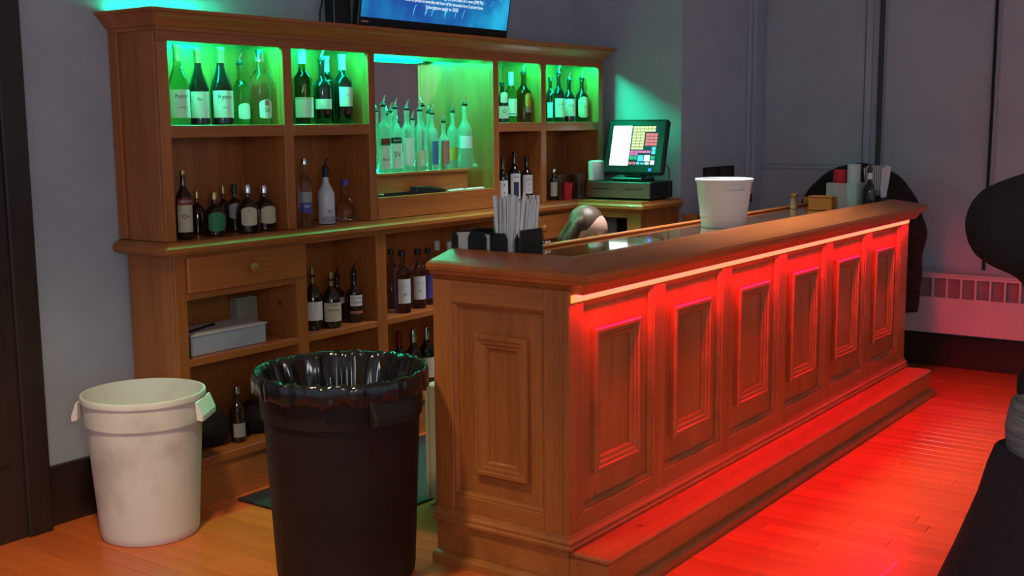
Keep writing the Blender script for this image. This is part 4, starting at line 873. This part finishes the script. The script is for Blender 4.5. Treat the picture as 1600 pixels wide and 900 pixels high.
me = bpy.data.meshes.new('fleece_back'); bm.to_mesh(me); bm.free(); me.materials.append(COATD); me.polygons.foreach_set('use_smooth', [True]*len(me.polygons))
o = bpy.data.objects.new('fleece_back', me); COL.objects.link(o); o.parent = ch
MB().box(-.36, -.07, -.24, .24, .405, .46).build('seat', COATD, ch, bevel=.015); 
for sx, sy in ((-.33, -.21), (-.33, .21), (.02, -.21), (.02, .21)): MB().tube([(sx, sy, 0.0005), (sx*.95, sy*.97, .418)], .017, 8, .02).build('leg', DARKW, ch)
# ================================================================== PEOPLE
def capsule(bm, p0, r0, p1, r1, n=12):
    p0, p1 = Vector(p0), Vector(p1); d = p1-p0; L = d.length; q = d.to_track_quat('Z', 'Y') if L > 1e-6 else Matrix.Identity(3).to_quaternion()
    prof = [(r0*math.sin(a), -r0*math.cos(a)) for a in (.01, .5, 1.05, PI/2)]+[(r1*math.sin(a), L-r1*math.cos(a)) for a in (PI/2, 2.1, 2.65, PI-.01)]
    rings = [[bm.verts.new(p0+q @ Vector((r*math.cos(2*PI*k/n), r*math.sin(2*PI*k/n), z))) for k in range(n)] for r, z in prof]
    for i in range(len(rings)-1):
        for k in range(n): bm.faces.new((rings[i][k], rings[i][(k+1) % n], rings[i+1][(k+1) % n], rings[i+1][k]))
    bm.faces.new(rings[0][::-1]); bm.faces.new(rings[-1])
def ellip(bm, c, s, rot=None, n=3):
    g = bmesh.ops.create_icosphere(bm, subdivisions=n, radius=1)['verts']
    for v in g:
        p = Vector((v.co.x*s[0], v.co.y*s[1], v.co.z*s[2])); v.co = (rot @ p if rot else p)+Vector(c)
def fuse(bm, name, m, voxel=.008, sm=6, parent=None):
    me = bpy.data.meshes.new(name); bm.to_mesh(me); bm.free(); o = bpy.data.objects.new(name, me); COL.objects.link(o)
    md = o.modifiers.new('r', 'REMESH'); md.mode = 'VOXEL'; md.voxel_size = voxel; ms = o.modifiers.new('s', 'SMOOTH'); ms.iterations = sm; ms.factor = .5
    bpy.context.view_layer.update(); me2 = bpy.data.meshes.new_from_object(o.evaluated_get(bpy.context.evaluated_depsgraph_get()))
    bpy.data.objects.remove(o); me2.materials.clear(); me2.materials.append(m); me2.polygons.foreach_set('use_smooth', [True]*len(me2.polygons))
    o = bpy.data.objects.new(name, me2); COL.objects.link(o)
    if parent: o.parent = parent
    return o
def head_into(bm, M, s=1.0):
    """head in local frame: +X face, Z up, origin at head centre, 0.225 m tall"""
    def E(c, r): ellip(bm, M @ (Vector(c)*s), (r[0]*s, r[1]*s, r[2]*s), M.to_3x3())
    E((-.012, 0, .03), (.095, .075, .082)); E((.012, 0, -.03), (.07, .058, .072)); E((.035, 0, -.078), (.038, .034, .028))
    E((.085, 0, -.012), (.014, .011, .022)); E((.092, 0, -.024), (.012, .014, .010)); E((.062, 0, .022), (.024, .052, .012))
    E((.074, 0, -.052), (.012, .022, .006)); E((.073, 0, -.062), (.012, .019, .006))
    for y in (-1, 1): E((-.005, y*.074, -.008), (.018, .008, .030)); E((.045, y*.040, -.025), (.028, .020, .022))
def eyes(M, parent, s=1.0):
    for y in (-.031, .031):
        mb = MB(); mb.lathe([(.011*math.sin(a), -.011*math.cos(a)) for a in (.05, .6, 1.1, 1.57, 2.0, 2.5, 3.09)], n=12)
        c = M @ Vector((.062*s, y*s, .004*s)); mb.v = [tuple(Vector(p)*s+c) for p in mb.v]; mb.build('eye', WHITEC, parent, smooth=True)
        mb = MB(); mb.lathe([(.0055*math.sin(a), -.0055*math.cos(a)) for a in (.05, .8, 1.57, 2.3, 3.09)], n=10)
        c = M @ Vector((.0685*s, y*s, .004*s)); mb.v = [tuple(Vector(p)*s+c) for p in mb.v]; mb.build('iris', INK, parent, smooth=True)
def hand(bm, wrist, dirv, palm_n, s=1.0, curl=.5, thumb=1):
    """five separate fingers off a palm"""
    d = Vector(dirv).normalized(); n = Vector(palm_n); n = (n-d*n.dot(d)).normalized(); b = d.cross(n)*thumb; w0 = Vector(wrist)
    for k in (-1.5, -.5, .5, 1.5): capsule(bm, w0+b*k*.012*s, .014*s, w0+d*.085*s+b*k*.019*s, .0115*s, 8)
    for k, ln in ((-1.5, .062), (-.5, .078), (.5, .084), (1.5, .075)):
        p = w0+d*.088*s+b*k*.0195*s; dd = d
        for seg, f in enumerate((.42, .32, .26)):
            ang = curl*(.6+.4*seg); dd = (d*math.cos(ang*(seg+1)*.8)+n*math.sin(ang*(seg+1)*.8)).normalized(); q = p+dd*ln*f*s
            capsule(bm, p, (.0095-.0009*seg)*s, q, (.0088-.0009*seg)*s, 8); p = q
    p = w0+d*.025*s+b*.022*s; q = p+(d*.6+b*.75+n*.25).normalized()*.042*s; r = q+(d*.85+b*.25+n*.45).normalized()*.034*s
    capsule(bm, p, .014*s, q, .011*s, 8); capsule(bm, q, .011*s, r, .0085*s, 8)
def loft(rings, name, m, parent, cap=True, amp=0, seed=0, nfold=0):
    """rings: (cx, cy, z, rx, ry) elliptical sections"""
    n = 40; mb = MB(); vs = []
    for i, (cx_, cy_, z, rx, ry) in enumerate(rings):
        for k in range(n):
            a = 2*PI*k/n; c, s = math.cos(a), math.sin(a); f = 1+amp*noise.noise(Vector((c*2.2+seed, s*2.2, z*5)))+(amp*.6*math.sin(nfold*a)*min(1, i/max(1, len(rings)-1)) if nfold else 0)
            vs.append((cx_+rx*c*f, cy_+ry*s*f, z))
    fs = [(i*n+k, i*n+(k+1) % n, (i+1)*n+(k+1) % n, (i+1)*n+k) for i in range(len(rings)-1) for k in range(n)]
    if cap: fs += [tuple(range(n))[::-1], tuple((len(rings)-1)*n+k for k in range(n))]
    return mb.add(vs, fs).build(name, m, parent, smooth=True)
# ---- bartender crouching behind the bar, looking down at something below the counter
HW = Vector((1.70, .985, .997))
wo = empty('person', (1.72, 1.06, .013), 'person with long brown hair crouched behind the bar, face turned down', 'person')
def rel(o): o.parent = wo; o.matrix_parent_inverse = wo.matrix_basis.inverted(); return o
yaw_h = math.radians(-84)
MH = Matrix.Translation(HW) @ Matrix.Rotation(yaw_h, 4, 'Z') @ Matrix.Rotation(math.radians(22), 4, 'Y')
bm = bmesh.new(); head_into(bm, MH, 1.0)
F = Vector((math.cos(yaw_h), math.sin(yaw_h), 0)); S = Vector((-F.y, F.x, 0)); Bp = Vector((1.72, 1.08, 0))
neck = HW-Vector((0, 0, .10))-F*.03
hip = Bp-F*.10+Vector((0, 0, .28)); chest = Bp-F*.03+Vector((0, 0, .68))
capsule(bm, HW-F*.02, .052, neck-F*.03-Vector((0, 0, .07)), .055); capsule(bm, neck-F*.03-Vector((0, 0, .12)), .10, chest, .125); capsule(bm, chest, .13, hip, .145)
for sgn in (-1, 1):
    sh_ = chest+S*.17*sgn+Vector((0, 0, .10)); el = sh_+F*.10+S*.05*sgn-Vector((0, 0, .26)); wr_ = el+F*.22-S*.06*sgn+Vector((0, 0, .04))
    capsule(bm, sh_, .055, el, .042); capsule(bm, el, .042, wr_, .028); capsule(bm, chest+Vector((0, 0, .08)), .07, sh_, .055)
    hand(bm, wr_, F, Vector((0, 0, -1)), 1, .5, sgn)
    hp_ = hip+S*.10*sgn; kn = hp_+F*.40+S*.05*sgn+Vector((0, 0, .08)); an = kn-F*.30+Vector((0, 0, -.28)); an.z = .075
    capsule(bm, hp_, .10, kn, .065); capsule(bm, kn, .062, an, .042); capsule(bm, Vector((an.x, an.y, .05)), .036, Vector((an.x, an.y, .045))+F*.17, .030)
wb = rel(fuse(bm, 'body', SKIN, .0075, 5)); eyes(MH, wb)
# sweater and trousers as shells just outside the body
def shell(src, name, m, off, test, parent):
    bm = bmesh.new(); bm.from_mesh(src.data); bm.normal_update()
    for v in bm.verts: v.co += v.normal*off
    bmesh.ops.delete(bm, geom=[f for f in bm.faces if not test(f.calc_center_median())], context='FACES')
    me = bpy.data.meshes.new(name); bm.to_mesh(me); bm.free(); me.materials.append(m)
    o = bpy.data.objects.new(name, me); COL.objects.link(o); o.parent = parent.parent; o.matrix_parent_inverse = parent.matrix_parent_inverse.copy(); return o
def on_hand(p): return (p-Bp).dot(F) > .21 and p.z > .42
shell(wb, 'sweater', vary(mat('dark_grey_sweater', rough=.95), (.02, .02, .025), (.035, .035, .04), 40, bump=.3), .009, lambda p: .36 < p.z < HW.z-.17 and not on_hand(p), wb)
shell(wb, 'trousers', CLOTHB, .009, lambda p: .06 < p.z <= .36 and not on_hand(p), wb)
# hair: cap with long side locks
bm = bmesh.new()
MR = MH.to_3x3()
ellip(bm, MH @ Vector((-.033, 0, .042)), (.091, .085, .083), MR); 
for sgn in (-1, 1):
    pts = [(-.02, .045*sgn, .095), (-.035, .076*sgn, .05), (-.043, .084*sgn, -.03), (-.045, .086*sgn, -.10), (-.045, .085*sgn, -.19), (-.045, .075*sgn, -.27)]; rd = [.014, .022, .030, .034, .034, .018]
    for (a, b, r0, r1) in zip(pts, pts[1:], rd, rd[1:]): capsule(bm, MH @ Vector(a), r0, MH @ Vector(b), r1, 10)
pts = [(-.06, 0, .03), (-.085, 0, -.06), (-.08, 0, -.16), (-.07, 0, -.27)]
for a, b in zip(pts, pts[1:]):
    for yy in (-.045, 0, .045): capsule(bm, MH @ Vector((a[0], yy, a[2])), .042, MH @ Vector((b[0], yy, b[2])), .038, 10)
hr = rel(fuse(bm, 'hair', HAIRB, .007, 4))
# ---- person in black coat at the right edge, arm raised
px, py = -1.0, -1.785
pe = empty('person', (px, py, .0005), 'person in black coat and long dark skirt at the right edge, elbow raised', 'person')
bm = bmesh.new(); MH2 = Matrix.Translation((.03, -.02, 1.62)) @ Matrix.Rotation(math.radians(-30), 4, 'Z')
head_into(bm, MH2, 1.02)
capsule(bm, (0, 0, 1.56), .052, (0, 0, 1.42), .058); capsule(bm, (0, -.12, 1.38), .085, (0, .12, 1.38), .085); capsule(bm, (.0, -.06, 1.25), .12, (0, .06, 1.25), .12); capsule(bm, (0, -.05, 1.08), .105, (0, .05, 1.08), .105); capsule(bm, (0, -.07, .95), .12, (0, .07, .95), .12)
for sgn in (-1, 1):
    capsule(bm, (0, .09*sgn, .92), .095, (.01, .10*sgn, .50), .062); capsule(bm, (.01, .10*sgn, .50), .058, (-.01, .11*sgn, .10), .040); capsule(bm, (-.01, .11*sgn, .06), .042, (.14, .12*sgn, .035), .034)
eL, wL = Vector((-.02, .255, 1.352)), Vector((.12, .075, 1.27))
capsule(bm, (0, .15, 1.385), .058, eL, .046); capsule(bm, eL, .046, wL, .030); hand(bm, wL, (.4, -.85, .25), (-.6, -.3, -.2), 1, .7, 1)
eR, wR = Vector((-.08, -.30, 1.12)), Vector((.06, -.30, .90))
capsule(bm, (0, -.165, 1.39), .062, eR, .046); capsule(bm, eR, .045, wR, .030); hand(bm, wR, (.15, .0, -1), (0, 1, 0), 1, .35, 1)
pb = fuse(bm, 'body', SKIN, .0085, 5, pe); eyes(MH2, pb, 1.02)
# coat: torso and two loose sleeves fused into one garment
bm = bmesh.new()
capsule(bm, (0, -.12, 1.38), .105, (0, .10, 1.37), .105, 16); capsule(bm, (0, -.07, 1.24), .150, (0, .05, 1.24), .150, 16); capsule(bm, (0, -.06, 1.14), .155, (0, .055, 1.14), .155, 16)
capsule(bm, (.0, .13, 1.385), .090, (-.02, .255, 1.352), .078, 14); capsule(bm, (-.02, .255, 1.352), .078, (.09, .10, 1.26), .062, 14); capsule(bm, (-.005, .20, 1.33), .075, (0, .12, 1.23), .09, 14)
capsule(bm, (0, -.15, 1.38), .09, (-.08, -.30, 1.12), .07, 14); capsule(bm, (-.08, -.30, 1.12), .07, (.045, -.30, .93), .058, 14)
capsule(bm, (.0, .17, 1.085), .075, (0, .13, 1.13), .09, 14)
fuse(bm, 'coat', CLOTHB, .010, 8, pe)
loft([(0, 0, 1.105, .15, .215), (0, 0, 1.06, .165, .250), (0, 0, 1.02, .17, .256), (0, 0, .985, .165, .252), (0, 0, .96, .15, .235)], 'sweater_hem', KNIT, pe, amp=.01)
loft([(0, 0, .985, .17, .266), (0, 0, .955, .185, .278), (0, 0, .90, .20, .295), (0, 0, .80, .23, .325), (0, 0, .70, .26, .36), (0, 0, .55, .30, .40), (0, 0, .35, .33, .43), (0, 0, .12, .35, .45)], 'skirt', CLOTHP, pe, amp=.03, seed=3, nfold=9)
bm = bmesh.new(); ellip(bm, MH2 @ Vector((-.028, 0, .032)), (.10, .09, .09), MH2.to_3x3())
for sgn in (-1, 1): capsule(bm, MH2 @ Vector((-.02, .08*sgn, .02)), .03, MH2 @ Vector((-.03, .075*sgn, -.14)), .026, 10)
for yy in (-.045, 0, .045): capsule(bm, MH2 @ Vector((-.075, yy, .0)), .05, MH2 @ Vector((-.065, yy, -.15)), .045, 12)
fuse(bm, 'hair', HAIRB, .008, 4, pe)
for sgn in (-1, 1):
    bm = bmesh.new(); capsule(bm, (-.03, .11*sgn, .048), .047, (.14, .12*sgn, .04), .039, 12); capsule(bm, (-.012, .11*sgn, .05), .048, (-.01, .11*sgn, .14), .05, 12)
    for v in bm.verts: v.co.z = max(v.co.z, .0005)
    fuse(bm, 'shoe', BLACKM, .008, 3, pe)
